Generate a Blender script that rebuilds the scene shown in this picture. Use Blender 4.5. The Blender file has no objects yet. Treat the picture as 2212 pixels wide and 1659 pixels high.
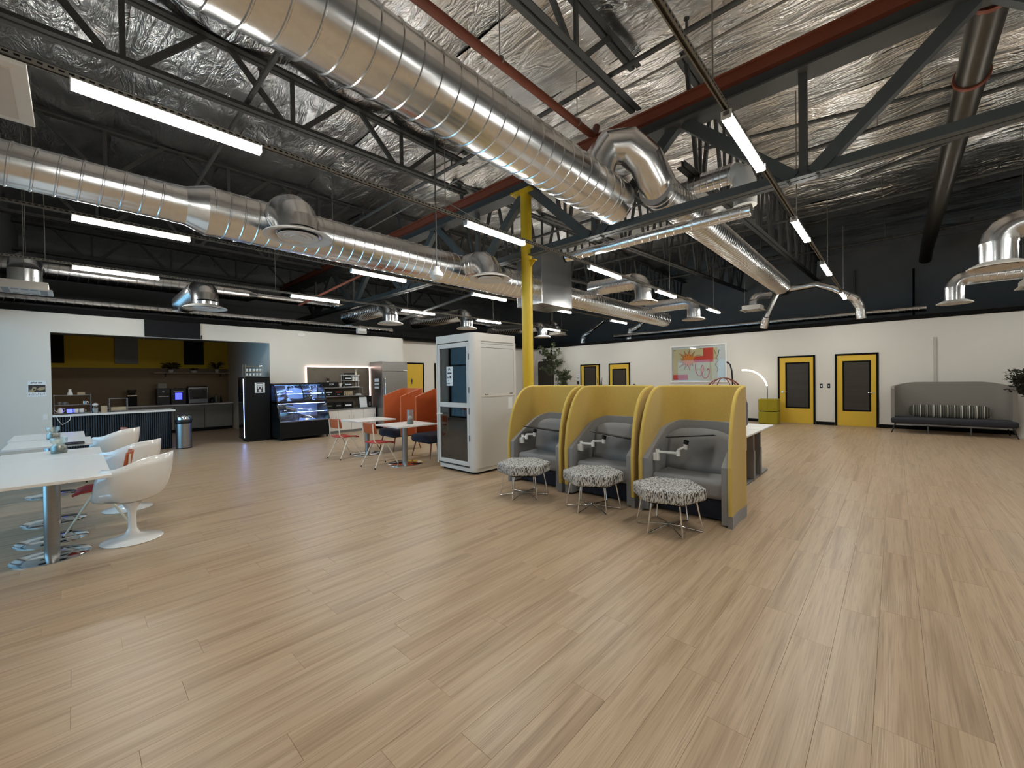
import bpy, bmesh, math, random
from mathutils import Vector, Matrix, noise
random.seed(7)
PI = math.pi
sc = bpy.context.scene
COL = sc.collection
# ---------------------------------------------------------------- camera
H = 1.56
FPX = 884.92                                  # focal length in pixels of the 2212 wide frame
yaw, pit, roll = math.radians(43.0277), math.radians(-0.5975), math.radians(0.7954)
fwd = Vector((-math.sin(yaw) * math.cos(pit), math.cos(yaw) * math.cos(pit), math.sin(pit)))
rt = Vector((math.cos(yaw), math.sin(yaw), 0.0))
dn = fwd.cross(rt)
r2 = rt * math.cos(roll) + dn * math.sin(roll)
d2 = -rt * math.sin(roll) + dn * math.cos(roll)
cam_d = bpy.data.cameras.new('camera')
cam = bpy.data.objects.new('camera', cam_d)
COL.objects.link(cam)
cam_d.sensor_width = 36.0
cam_d.lens = FPX / 2212 * 36.0
cam_d.clip_start = 0.05
cam_d.clip_end = 200
cam.matrix_world = Matrix(((r2.x, -d2.x, -fwd.x, 0), (r2.y, -d2.y, -fwd.y, 0), (r2.z, -d2.z, -fwd.z, H), (0, 0, 0, 1)))
sc.camera = cam
# ---------------------------------------------------------------- world: blue dusk outside the storefront
w = bpy.data.worlds.new('dusk')
sc.world = w
w.use_nodes = True
bg = w.node_tree.nodes['Background']
bg.inputs[0].default_value = (0.20, 0.46, 0.72, 1)
bg.inputs[1].default_value = 6.6
# ---------------------------------------------------------------- exposure
sc.view_settings.view_transform = 'Standard'
sc.view_settings.look = 'None'
sc.view_settings.gamma = 1
sc.view_settings.use_curve_mapping = False
sc.view_settings.exposure = 0.0
# light paths: enough bounces for this room, kept short so that the frame stays quick
sc.cycles.max_bounces = 7
sc.cycles.diffuse_bounces = 4
sc.cycles.glossy_bounces = 3
sc.cycles.transmission_bounces = 4
sc.cycles.transparent_max_bounces = 10
sc.cycles.caustics_reflective = False
sc.cycles.caustics_refractive = False
LAMP = 108.0                                   # strength of the tubes of the ceiling lights


# ---------------------------------------------------------------- materials
def S(r, g, b):
    def c(v):
        v /= 255.0
        return v / 12.92 if v <= 0.04045 else ((v + 0.055) / 1.055) ** 2.4
    return (c(r), c(g), c(b), 1.0)


def newmat(name):
    m = bpy.data.materials.new(name)
    m.use_nodes = True
    nt = m.node_tree
    return m, nt, nt.nodes['Principled BSDF']


def mat(name, col, rough=0.5, metal=0.0, var=0.06, vscale=6.0, bump=0.0, bscale=60.0, spec=0.5, coat=0.0, sheen=0.0, stretch=None):
    m, nt, b = newmat(name)
    N = nt.nodes
    tc = N.new('ShaderNodeTexCoord')
    src = tc.outputs['Object']
    if stretch:
        mp = N.new('ShaderNodeMapping')
        mp.inputs['Scale'].default_value = stretch
        nt.links.new(src, mp.inputs[0])
        src = mp.outputs[0]
    nz = N.new('ShaderNodeTexNoise')
    nz.inputs['Scale'].default_value = vscale
    nz.inputs['Detail'].default_value = 4
    nt.links.new(src, nz.inputs['Vector'])
    mx = N.new('ShaderNodeMix')
    mx.data_type = 'RGBA'
    mx.inputs[6].default_value = tuple(min(1, c * (1 - var)) for c in col[:3]) + (1,)
    mx.inputs[7].default_value = tuple(min(1, c * (1 + var)) for c in col[:3]) + (1,)
    nt.links.new(nz.outputs[0], mx.inputs[0])
    nt.links.new(mx.outputs[2], b.inputs['Base Color'])
    b.inputs['Roughness'].default_value = rough
    b.inputs['Metallic'].default_value = metal
    b.inputs['Specular IOR Level'].default_value = spec
    if coat:
        b.inputs['Coat Weight'].default_value = coat
        b.inputs['Coat Roughness'].default_value = 0.08
    if sheen:
        b.inputs['Sheen Weight'].default_value = sheen
    if bump:
        n2 = N.new('ShaderNodeTexNoise')
        n2.inputs['Scale'].default_value = bscale
        n2.inputs['Detail'].default_value = 3
        nt.links.new(src, n2.inputs['Vector'])
        bp = N.new('ShaderNodeBump')
        bp.inputs['Strength'].default_value = bump
        bp.inputs['Distance'].default_value = 0.02
        nt.links.new(n2.outputs[0], bp.inputs['Height'])
        nt.links.new(bp.outputs[0], b.inputs['Normal'])
    return m


def glow(name, col, strength):
    m, nt, b = newmat(name)
    b.inputs['Base Color'].default_value = (0.02, 0.02, 0.02, 1)
    b.inputs['Emission Color'].default_value = col
    b.inputs['Emission Strength'].default_value = strength
    b.inputs['Roughness'].default_value = 0.4
    return m


def glassmat(name, tint, gloss=0.12, rough=0.02, k=0.9):
    m, nt, b = newmat(name)
    N = nt.nodes
    N.remove(b)
    out = N['Material Output']
    tr = N.new('ShaderNodeBsdfTransparent')
    tr.inputs[0].default_value = tint
    gl = N.new('ShaderNodeBsdfGlossy')
    gl.inputs['Color'].default_value = (1, 1, 1, 1)
    gl.inputs['Roughness'].default_value = rough
    fr = N.new('ShaderNodeFresnel')
    fr.inputs['IOR'].default_value = 1.5
    ad = N.new('ShaderNodeMath')
    ad.operation = 'MULTIPLY_ADD'
    ad.inputs[1].default_value = k
    ad.inputs[2].default_value = gloss * 0.3
    ad.use_clamp = True
    nt.links.new(fr.outputs[0], ad.inputs[0])
    mx = N.new('ShaderNodeMixShader')
    nt.links.new(ad.outputs[0], mx.inputs[0])
    nt.links.new(tr.outputs[0], mx.inputs[1])
    nt.links.new(gl.outputs[0], mx.inputs[2])
    nt.links.new(mx.outputs[0], out.inputs[0])
    return m


def floor_mat(name, stuff):
    """oak look vinyl plank; every plank gets its own tone and its own stretch of grain"""
    m, nt, b = newmat(name)
    N, L = nt.nodes, nt.links
    if stuff:
        at = N.new('ShaderNodeAttribute')
        at.attribute_name = 'tone'
        rnd = at.outputs['Fac']
    else:
        oi = N.new('ShaderNodeObjectInfo')
        rnd = oi.outputs['Random']
    geo = N.new('ShaderNodeNewGeometry')
    off = N.new('ShaderNodeVectorMath')
    off.operation = 'MULTIPLY_ADD'
    cb = N.new('ShaderNodeCombineXYZ')
    for i in range(3):
        L.new(rnd, cb.inputs[i])
    L.new(cb.outputs[0], off.inputs[0])
    off.inputs[1].default_value = (37.0, 91.0, 13.0)
    L.new(geo.outputs['Position'], off.inputs[2])

    def nz(scale, det, dist=0.0):
        mp = N.new('ShaderNodeMapping')
        mp.inputs['Scale'].default_value = scale
        L.new(off.outputs[0], mp.inputs[0])
        t = N.new('ShaderNodeTexNoise')
        t.inputs['Scale'].default_value = 1.0
        t.inputs['Detail'].default_value = det
        t.inputs['Distortion'].default_value = dist
        L.new(mp.outputs[0], t.inputs['Vector'])
        return t.outputs[0]

    def ramp(src, stops):
        r = N.new('ShaderNodeValToRGB')
        L.new(src, r.inputs[0])
        e = r.color_ramp.elements
        e[0].position, e[0].color = stops[0]
        e[1].position, e[1].color = stops[-1]
        for p, c in stops[1:-1]:
            k = e.new(p)
            k.color = c
        return r.outputs[0]

    def mixc(fac, a, c, mode='MIX'):
        x = N.new('ShaderNodeMix')
        x.data_type = 'RGBA'
        x.blend_type = mode
        for s, v in ((0, fac), (6, a), (7, c)):
            if isinstance(v, (float, int, tuple)):
                x.inputs[s].default_value = v
            else:
                L.new(v, x.inputs[s])
        return x.outputs[2]

    broad = ramp(nz((17, 0.55, 1), 6, 0.7), [(0.28, S(150, 122, 94)), (0.44, S(177, 150, 120)), (0.58, S(193, 167, 137)), (0.76, S(166, 140, 113))])
    tone = ramp(rnd, [(0.0, S(180, 152, 122)), (0.3, S(190, 164, 134)), (0.55, S(178, 156, 134)), (0.8, S(190, 160, 128)), (1.0, S(174, 146, 124))])
    c = mixc(0.26, broad, tone)
    fine = ramp(nz((150, 3.0, 1), 4, 0.3), [(0.30, S(112, 104, 94)), (0.5, S(188, 188, 188)), (0.8, S(206, 204, 202))])
    c = mixc(0.35, c, fine, 'OVERLAY')
    # limed pores: pale lines on some planks, with arched figure
    wv = N.new('ShaderNodeTexWave')
    wv.wave_type = 'BANDS'
    wv.bands_direction = 'X'
    mp = N.new('ShaderNodeMapping')
    mp.inputs['Scale'].default_value = (34, 2.2, 1)
    L.new(off.outputs[0], mp.inputs[0])
    L.new(mp.outputs[0], wv.inputs['Vector'])
    wv.inputs['Scale'].default_value = 1.0
    wv.inputs['Distortion'].default_value = 9.0
    wv.inputs['Detail'].default_value = 2.5
    wv.inputs['Detail Scale'].default_value = 0.7
    lime = ramp(wv.outputs[1], [(0.86, (0, 0, 0, 1)), (0.97, (1, 1, 1, 1))])
    msk = ramp(nz((5, 0.8, 1), 2), [(0.52, (0, 0, 0, 1)), (0.68, (0.5, 0.5, 0.5, 1))])
    lm = mixc(1.0, lime, msk, 'MULTIPLY')
    c = mixc(lm, c, S(214, 198, 174))
    c = mixc(1.0, c, (0.88, 0.88, 0.87, 1), 'MULTIPLY')
    L.new(c, b.inputs['Base Color'])
    b.inputs['Roughness'].default_value = 0.36
    b.inputs['Specular IOR Level'].default_value = 0.45
    bp = N.new('ShaderNodeBump')
    bp.inputs['Strength'].default_value = 0.12
    bp.inputs['Distance'].default_value = 0.004
    L.new(nz((150, 3.0, 1), 4, 0.3), bp.inputs['Height'])
    L.new(bp.outputs[0], b.inputs['Normal'])
    return m


def foil_mat():
    m, nt, b = newmat('foil_insulation')
    N, L = nt.nodes, nt.links
    geo = N.new('ShaderNodeNewGeometry')

    def noise_at(scale, det, dist):
        mp = N.new('ShaderNodeMapping')
        mp.inputs['Scale'].default_value = scale
        L.new(geo.outputs['Position'], mp.inputs[0])
        t = N.new('ShaderNodeTexNoise')
        t.inputs['Scale'].default_value = 1
        t.inputs['Detail'].default_value = det
        t.inputs['Distortion'].default_value = dist
        L.new(mp.outputs[0], t.inputs['Vector'])
        return t.outputs[0]

    def ridge(src):
        a = N.new('ShaderNodeMath')
        a.operation = 'SUBTRACT'
        a.inputs[1].default_value = 0.5
        L.new(src, a.inputs[0])
        c = N.new('ShaderNodeMath')
        c.operation = 'ABSOLUTE'
        L.new(a.outputs[0], c.inputs[0])
        return c.outputs[0]

    def add(a, c, k):
        x = N.new('ShaderNodeMath')
        x.operation = 'MULTIPLY_ADD'
        L.new(c, x.inputs[0])
        x.inputs[1].default_value = k
        L.new(a, x.inputs[2])
        return x.outputs[0]

    h = ridge(noise_at((0.5, 1.9, 1), 3, 1.0))
    h = add(h, ridge(noise_at((1.7, 4.6, 2), 3, 2.2)), 0.34)
    h = add(h, ridge(noise_at((6.5, 8.0, 4), 2, 1.5)), 0.07)
    bp = N.new('ShaderNodeBump')
    bp.inputs['Strength'].default_value = 0.75
    bp.inputs['Distance'].default_value = 0.18
    L.new(h, bp.inputs['Height'])
    L.new(bp.outputs[0], b.inputs['Normal'])
    b.inputs['Base Color'].default_value = (0.92, 0.91, 0.90, 1)
    b.inputs['Metallic'].default_value = 1.0
    b.inputs['Roughness'].default_value = 0.30
    return m


def steel_mat(name, base=0.66, rough=0.24, aniso=True):
    m, nt, b = newmat(name)
    N, L = nt.nodes, nt.links
    tc = N.new('ShaderNodeTexCoord')
    n1 = N.new('ShaderNodeTexNoise')
    n1.inputs['Scale'].default_value = 5
    n1.inputs['Detail'].default_value = 5
    L.new(tc.outputs['Object'], n1.inputs['Vector'])
    r = N.new('ShaderNodeMapRange')
    r.inputs[3].default_value = rough * 0.75
    r.inputs[4].default_value = rough * 1.3
    L.new(n1.outputs[0], r.inputs[0])
    L.new(r.outputs[0], b.inputs['Roughness'])
    vo = N.new('ShaderNodeTexVoronoi')
    vo.inputs['Scale'].default_value = 26
    L.new(tc.outputs['Object'], vo.inputs['Vector'])
    mx = N.new('ShaderNodeMix')
    mx.data_type = 'RGBA'
    mx.inputs[6].default_value = (base * 0.94, base * 0.95, base * 0.96, 1)
    mx.inputs[7].default_value = (base * 1.05, base * 1.05, base * 1.05, 1)
    L.new(vo.outputs['Color'], mx.inputs[0])
    L.new(mx.outputs[2], b.inputs['Base Color'])
    b.inputs['Metallic'].default_value = 1
    return m


def stripe_mat(name, cols, scale, axis='X', rough=0.85, jitter=0.0):
    """woven bands along one axis"""
    m, nt, b = newmat(name)
    N, L = nt.nodes, nt.links
    tc = N.new('ShaderNodeTexCoord')
    sp = N.new('ShaderNodeSeparateXYZ')
    L.new(tc.outputs['Object'], sp.inputs[0])
    mu = N.new('ShaderNodeMath')
    mu.operation = 'MULTIPLY'
    mu.inputs[1].default_value = scale
    L.new(sp.outputs[axis], mu.inputs[0])
    fr = N.new('ShaderNodeMath')
    fr.operation = 'FRACT'
    L.new(mu.outputs[0], fr.inputs[0])
    rp = N.new('ShaderNodeValToRGB')
    rp.color_ramp.interpolation = 'CONSTANT'
    e = rp.color_ramp.elements
    e[0].color = cols[0][1]
    e[0].position = 0
    e[1].position, e[1].color = cols[1]
    for p, c in cols[2:]:
        k = e.new(p)
        k.color = c
    L.new(fr.outputs[0], rp.inputs[0])
    L.new(rp.outputs[0], b.inputs['Base Color'])
    b.inputs['Roughness'].default_value = rough
    return m


def dash_mat(name, a, c):
    """salt and pepper fabric of short vertical dashes"""
    m, nt, b = newmat(name)
    N, L = nt.nodes, nt.links
    tc = N.new('ShaderNodeTexCoord')
    mp = N.new('ShaderNodeMapping')
    mp.inputs['Scale'].default_value = (150, 60, 32)
    L.new(tc.outputs['Object'], mp.inputs[0])
    t = N.new('ShaderNodeTexNoise')
    t.inputs['Scale'].default_value = 1
    t.inputs['Detail'].default_value = 1
    L.new(mp.outputs[0], t.inputs['Vector'])
    rp = N.new('ShaderNodeValToRGB')
    rp.color_ramp.elements[0].position = 0.42
    rp.color_ramp.elements[0].color = a
    rp.color_ramp.elements[1].position = 0.54
    rp.color_ramp.elements[1].color = c
    L.new(t.outputs[0], rp.inputs[0])
    L.new(rp.outputs[0], b.inputs['Base Color'])
    b.inputs['Roughness'].default_value = 0.9
    return m


M = {}
M['wall'] = mat('wall_paint', S(214, 210, 202), 0.75, var=0.025, vscale=2, bump=0.03, bscale=120)
M['dark'] = mat('dark_wall_paint', S(152, 155, 156), 0.8, var=0.12, vscale=1.5)
M['black'] = mat('black_paint', S(12, 11, 11), 0.8, var=0.1, spec=0.15)
M['plank'] = floor_mat('oak_plank', False)
M['planks'] = floor_mat('oak_planks', True)
M['slab'] = mat('slab', S(70, 62, 54), 0.9)
M['foil'] = foil_mat()
M['duct'] = steel_mat('galvanised_duct', 0.76, 0.23)
M['chrome'] = steel_mat('chrome', 0.80, 0.10)
M['steel'] = mat('brushed_steel', S(150, 148, 146), 0.34, 1.0, var=0.12, vscale=3, stretch=(1, 1, 30))
M['iron'] = mat('dark_painted_steel', S(70, 70, 68), 0.6, 0.0, var=0.15)
M['teal'] = mat('teal_grey_steel', S(68, 73, 73), 0.55, var=0.12)
M['red'] = mat('red_oxide_steel', S(124, 64, 44), 0.55, var=0.15)
M['strut'] = mat('strut_channel', S(128, 124, 116), 0.5, 0.2, var=0.1)
M['rustpipe'] = mat('dark_pipe', S(86, 82, 76), 0.38, 0.75, var=0.22, vscale=5)
M['yellow'] = mat('yellow_paint', S(204, 172, 36), 0.45, var=0.04)
M['door'] = mat('yellow_door_paint', S(210, 172, 48), 0.5, var=0.03)
M['tube'] = glow('led_tube', (0.985, 0.985, 0.93, 1), LAMP)
M['white'] = mat('white_plastic', S(226, 224, 220), 0.35, var=0.02)
M['gwhite'] = mat('glossy_white', S(232, 230, 226), 0.12, var=0.015, coat=0.6)
M['lam'] = mat('white_laminate', S(226, 223, 219), 0.3, var=0.015)
M['grille'] = mat('diffuser_white', S(208, 202, 194), 0.5, var=0.03)
M['fy'] = mat('mustard_felt', S(196, 164, 82), 0.95, var=0.08, vscale=30, bump=0.25, bscale=400, sheen=0.2)
M['fyl'] = mat('mustard_piping', S(204, 176, 92), 0.9, var=0.05)
M['fg'] = mat('grey_fabric', S(136, 134, 134), 0.95, var=0.07, vscale=40, bump=0.2, bscale=400, sheen=0.2)
M['fgd'] = mat('charcoal_fabric', S(44, 44, 50), 0.95, var=0.08, vscale=40, bump=0.2, bscale=300)
M['fgs'] = mat('sofa_grey_fabric', S(130, 125, 118), 0.95, var=0.06, vscale=40, bump=0.2, bscale=300)
M['navy'] = mat('navy_fabric', S(38, 40, 52), 0.95, var=0.08, vscale=40, bump=0.2, bscale=300)
M['org'] = mat('orange_fabric', S(184, 84, 28), 0.92, var=0.06, vscale=30, bump=0.2, bscale=300, sheen=0.2)
M['orgw'] = mat('orange_stained_wood', S(176, 84, 40), 0.4, var=0.12, vscale=4, stretch=(1, 1, 8))
M['redf'] = mat('red_seat', S(176, 52, 46), 0.8, var=0.05)
M['cream'] = mat('cream_metal', S(222, 212, 190), 0.4, var=0.03)
M['dash'] = dash_mat('dash_fabric', S(60, 58, 56), S(196, 194, 190))
M['blackp'] = mat('black_plastic', S(14, 14, 15), 0.35, var=0.08, spec=0.35)
M['blackm'] = mat('black_matte', S(10, 10, 10), 0.65, var=0.1, spec=0.2)
M['screen'] = mat('off_screen', S(22, 22, 25), 0.6, var=0.03, spec=0.12)
M['booth'] = mat('booth_shell', S(206, 202, 196), 0.42, var=0.015)
M['boothp'] = mat('booth_panel', S(196, 195, 191), 0.5, var=0.02)
M['felt'] = mat('booth_felt', S(138, 138, 136), 0.95, var=0.05)
M['glass'] = glassmat('clear_glass', (0.93, 0.96, 0.95, 1), 0.15)
M['gdark'] = glassmat('smoked_glass', (0.74, 0.77, 0.76, 1), 0.2)
M['gdoor'] = mat('dark_door_glass', S(58, 53, 47), 0.30, var=0.25, vscale=2, stretch=(0.3, 1, 9), spec=0.3)
M['vglass'] = glassmat('vase_glass', (0.84, 0.86, 0.83, 1), 0.35, 0.35, 0.12)
M['aglass'] = glassmat('picture_glass', (0.97, 0.98, 0.97, 1), 0.0, 0.03, 0.5)
M['slate'] = mat('blue_grey_panel', S(92, 98, 112), 0.8, var=0.04)
M['deskleg'] = mat('grey_desk_leg', S(120, 122, 124), 0.4, 0.5)
M['lime'] = mat('lime_felt', S(150, 136, 22), 0.9, var=0.05)
M['copper'] = mat('copper_wire', S(128, 70, 56), 0.4, 0.6)
M['leaf'] = mat('olive_leaf', S(74, 82, 56), 0.55, var=0.3, vscale=9)
M['leafd'] = mat('dark_leaf', S(34, 40, 26), 0.55, var=0.3, vscale=9)
M['bark'] = mat('bark', S(66, 54, 42), 0.9, var=0.2)
M['pot'] = mat('white_pot', S(206, 204, 198), 0.4)
M['moss'] = mat('moss', S(74, 80, 34), 0.95, var=0.4, vscale=40, bump=0.8, bscale=60)
M['kyel'] = mat('kitchen_yellow_wall', S(208, 174, 36), 0.7, var=0.04)
M['kbrown'] = mat('brown_backsplash', S(112, 88, 52), 0.5, var=0.15, vscale=3, stretch=(1, 1, 6))
M['kcab'] = mat('grey_cabinet', S(120, 120, 116), 0.5, var=0.04)
M['flute'] = mat('blue_black_slats', S(30, 38, 48), 0.5, var=0.12, vscale=5, stretch=(1, 1, 0.2))
M['paper'] = mat('paper', S(222, 226, 228), 0.7, var=0.01)
M['rock'] = mat('carved_grey_panel', S(110, 100, 88), 0.85, var=0.15, vscale=5, bump=0.4, bscale=16)
M['pinkled'] = glow('pink_led_strip', (1.0, 0.72, 0.64, 1), 9.0)
M['blueled'] = glow('blue_white_led', (0.24, 0.40, 1.0, 1), 34.0)
M['liner'] = mat('case_liner', S(190, 194, 206), 0.4)
M['blues'] = glow('blue_screen', (0.05, 0.06, 1.0, 1), 3.5)
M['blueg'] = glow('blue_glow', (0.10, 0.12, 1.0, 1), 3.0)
M['arcled'] = glow('arc_led', (1.0, 0.93, 0.80, 1), 9.0)
M['kraft'] = mat('kraft_card', S(168, 150, 122), 0.85)
M['print'] = mat('print_cream', S(214, 198, 152), 0.5, var=0.02)
M['printr'] = mat('print_red', S(214, 58, 26), 0.5, var=0.04)
M['printo'] = mat('print_orange', S(236, 136, 34), 0.5, var=0.05)
M['ink'] = mat('ink', S(46, 40, 36), 0.6)
M['wall2'] = mat('raceway_paint', S(184, 180, 170), 0.6)
M['duskin'] = mat('white_sill', S(214, 214, 212), 0.5)


# ---------------------------------------------------------------- mesh builder
class MB:
    def __init__(self):
        self.v, self.f = [], []

    def add(self, vs, fs):
        n = len(self.v)
        self.v += [tuple(p) for p in vs]
        self.f += [tuple(n + i for i in q) for q in fs]
        return self

    def box(self, x0, y0, z0, x1, y1, z1):
        x0, x1 = min(x0, x1), max(x0, x1)
        y0, y1 = min(y0, y1), max(y0, y1)
        z0, z1 = min(z0, z1), max(z0, z1)
        vs = [(x0, y0, z0), (x1, y0, z0), (x1, y1, z0), (x0, y1, z0), (x0, y0, z1), (x1, y0, z1), (x1, y1, z1), (x0, y1, z1)]
        return self.add(vs, [(0, 3, 2, 1), (4, 5, 6, 7), (0, 1, 5, 4), (1, 2, 6, 5), (2, 3, 7, 6), (3, 0, 4, 7)])

    def tube(self, pts, r, n=10, caps=True, closed=False):
        pts = [Vector(p) for p in pts]
        rs = r if isinstance(r, (list, tuple)) else [r] * len(pts)
        k = len(pts)
        tang = []
        for i in range(k):
            a = pts[(i - 1) % k] if (closed or i > 0) else pts[i]
            c = pts[(i + 1) % k] if (closed or i < k - 1) else pts[i]
            t = (c - a)
            tang.append(t.normalized() if t.length > 1e-9 else Vector((0, 0, 1)))
        u = tang[0].orthogonal().normalized()
        vs = []
        for i in range(k):
            t = tang[i]
            u = (u - t * u.dot(t))
            u = u.normalized() if u.length > 1e-6 else t.orthogonal().normalized()
            w_ = t.cross(u)
            for j in range(n):
                a = 2 * PI * j / n
                vs.append(pts[i] + (u * math.cos(a) + w_ * math.sin(a)) * rs[i])
        fs = []
        for i in range(k if closed else k - 1):
            for j in range(n):
                a, c = i * n, ((i + 1) % k) * n
                fs.append((a + j, a + (j + 1) % n, c + (j + 1) % n, c + j))
        if caps and not closed:
            fs.append(tuple(reversed(range(n))))
            fs.append(tuple((k - 1) * n + j for j in range(n)))
        return self.add(vs, fs)

    def cyl(self, p0, p1, r0, r1=None, n=16, caps=True):
        return self.tube([p0, p1], [r0, r0 if r1 is None else r1], n, caps)

    def bar(self, p0, p1, w_, h_, up=(0, 0, 1)):
        """rectangular bar from p0 to p1, w_ across, h_ along up"""
        p0, p1 = Vector(p0), Vector(p1)
        t = (p1 - p0).normalized()
        s = t.cross(Vector(up))
        s = s.normalized() if s.length > 1e-5 else t.orthogonal().normalized()
        q = s.cross(t)
        vs = []
        for p in (p0, p1):
            for a, c in ((-1, -1), (1, -1), (1, 1), (-1, 1)):
                vs.append(p + s * (a * w_ / 2) + q * (c * h_ / 2))
        return self.add(vs, [(0, 1, 2, 3), (7, 6, 5, 4), (0, 4, 5, 1), (1, 5, 6, 2), (2, 6, 7, 3), (3, 7, 4, 0)])

    def lathe(self, prof, c=(0, 0, 0), n=32, sx=1.0, sy=1.0):
        vs, fs = [], []
        for r, z in prof:
            for j in range(n):
                a = 2 * PI * j / n
                vs.append((c[0] + r * sx * math.cos(a), c[1] + r * sy * math.sin(a), c[2] + z))
        for i in range(len(prof) - 1):
            for j in range(n):
                fs.append((i * n + j, i * n + (j + 1) % n, (i + 1) * n + (j + 1) % n, (i + 1) * n + j))
        fs.append(tuple(reversed(range(n))))
        fs.append(tuple((len(prof) - 1) * n + j for j in range(n)))
        return self.add(vs, fs)

    def prism(self, poly, a, b, axis='z'):
        def P(p, t):
            return {'z': (p[0], p[1], t), 'y': (p[0], t, p[1]), 'x': (t, p[0], p[1])}[axis]
        n = len(poly)
        vs = [P(p, a) for p in poly] + [P(p, b) for p in poly]
        fs = [tuple(reversed(range(n))), tuple(range(n, 2 * n))]
        fs += [(i, (i + 1) % n, n + (i + 1) % n, n + i) for i in range(n)]
        return self.add(vs, fs)

    def grid(self, rows, closed=False):
        n, k = len(rows), len(rows[0])
        vs = [p for r in rows for p in r]
        fs = []
        for i in range(n - 1):
            for j in range(k if closed else k - 1):
                fs.append((i * k + j, i * k + (j + 1) % k, (i + 1) * k + (j + 1) % k, (i + 1) * k + j))
        return self.add(vs, fs)

    def shell(self, path, zb, zt, th, nz=8, offs=0.0):
        """upright wall along a 2-D path with its own bottom and top height at every point"""
        k = len(path)
        P = [Vector(p) for p in path]
        nor = []
        for i in range(k):
            t = (P[min(i + 1, k - 1)] - P[max(i - 1, 0)]).normalized()
            nor.append(Vector((t.y, -t.x)))
        rows = []
        for side in (1, -1):
            zs = range(nz + 1) if side == 1 else range(nz, -1, -1)
            for q in zs:
                row = []
                for i in range(k):
                    p = P[i] + nor[i] * (offs + side * th / 2)
                    row.append((p.x, p.y, zb[i] + (zt[i] - zb[i]) * q / nz))
                rows.append(row)
        rows.append(rows[0])
        n0 = len(self.v)
        self.grid(rows)
        m_ = len(rows)
        e0 = [n0 + r * k for r in range(m_ - 1)]
        e1 = [n0 + r * k + k - 1 for r in range(m_ - 1)]
        for q in range(nz):
            self.f.append((e0[q], e0[q + 1], e0[2 * nz - q], e0[2 * nz + 1 - q]))
            self.f.append((e1[q + 1], e1[q], e1[2 * nz + 1 - q], e1[2 * nz - q]))
        return self

    def build(self, name, m, parent=None, smooth=None, bevel=0.0, seg=2, weld=False):
        me = bpy.data.meshes.new(name)
        me.from_pydata(self.v, [], self.f)
        if weld or True:
            bm = bmesh.new()
            bm.from_mesh(me)
            if weld:
                bmesh.ops.remove_doubles(bm, verts=bm.verts, dist=1e-5)
            bmesh.ops.recalc_face_normals(bm, faces=bm.faces)
            bm.to_mesh(me)
            bm.free()
        me.materials.append(M[m] if isinstance(m, str) else m)
        if smooth:
            me.polygons.foreach_set('use_smooth', [True] * len(me.polygons))
            me.set_sharp_from_angle(angle=math.radians(smooth))
        o = bpy.data.objects.new(name, me)
        COL.objects.link(o)
        o.parent = parent
        if bevel:
            md = o.modifiers.new('bevel', 'BEVEL')
            md.width = bevel
            md.segments = seg
            md.limit_method = 'ANGLE'
            md.angle_limit = math.radians(40)
        return o


def tag(o, label, cat, group=None):
    o['label'] = label
    o['category'] = cat
    if group:
        o['group'] = group
    return o


def struct(o):
    o['kind'] = 'structure'
    return o


def thing(name, label, cat, loc=(0, 0, 0), rz=0.0, group=None):
    o = bpy.data.objects.new(name, None)
    o.empty_display_size = 0.1
    COL.objects.link(o)
    o.location = loc
    o.rotation_euler = (0, 0, rz)
    return tag(o, label, cat, group)


def dup(root, loc, rz, label, group=None):
    r = root.copy()
    COL.objects.link(r)
    r.location = loc
    r.rotation_euler = (0, 0, rz)
    r['label'] = label
    if group:
        r['group'] = group

    def rec(src, dst):
        for ch in list(src.children):
            c = ch.copy()
            COL.objects.link(c)
            c.parent = dst
            rec(ch, c)
    rec(root, r)
    return r


def arc(c, r, a0, a1, n, plane='xz'):
    out = []
    for i in range(n + 1):
        a = a0 + (a1 - a0) * i / n
        u, v = r * math.cos(a), r * math.sin(a)
        out.append({'xz': (c[0] + u, c[1], c[2] + v), 'yz': (c[0], c[1] + u, c[2] + v), 'xy': (c[0] + u, c[1] + v, c[2])}[plane])
    return out
# ================================================================ the setting
XL, XR2, YR, YF = -12.90, -13.35, 16.15, -1.20
WT = 3.10                                      # top of the white walls
ROOF = 6.68
XE, XS, YB = -22.0, 6.5, 22.3                  # dark outer walls

# ---- floor: a slab, the 300 largest planks one by one, the rest joined
floor = struct(MB().box(-17.6, YF, -0.12, XS, YR, -0.012).build('floor', 'slab'))
PW, PL = 0.1905, 1.22


def plank_mesh():
    g, c, w2, l2 = 0.0003, 0.0009, PW / 2, PL / 2
    vs = []
    for d, z in ((g, -0.012), (g, -0.0009), (g + c, 0.0)):
        vs += [(-w2 + d, -l2 + d, z), (w2 - d, -l2 + d, z), (w2 - d, l2 - d, z), (-w2 + d, l2 - d, z)]
    fs = []
    for r in (0, 4):
        for j in range(4):
            fs.append((r + j, r + (j + 1) % 4, r + 4 + (j + 1) % 4, r + 4 + j))
    fs.append((8, 9, 10, 11))
    return vs, fs


def seen_area(x, y):
    v = Vector((x, y, -H))
    z = v.dot(fwd)
    if z < 0.3:
        return 0.0
    px, py = 1106 + FPX * v.dot(r2) / z, 829.5 + FPX * v.dot(d2) / z
    if not (-160 < px < 2372 and 830 < py < 1820):
        return 0.0
    return H / z ** 3


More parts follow.
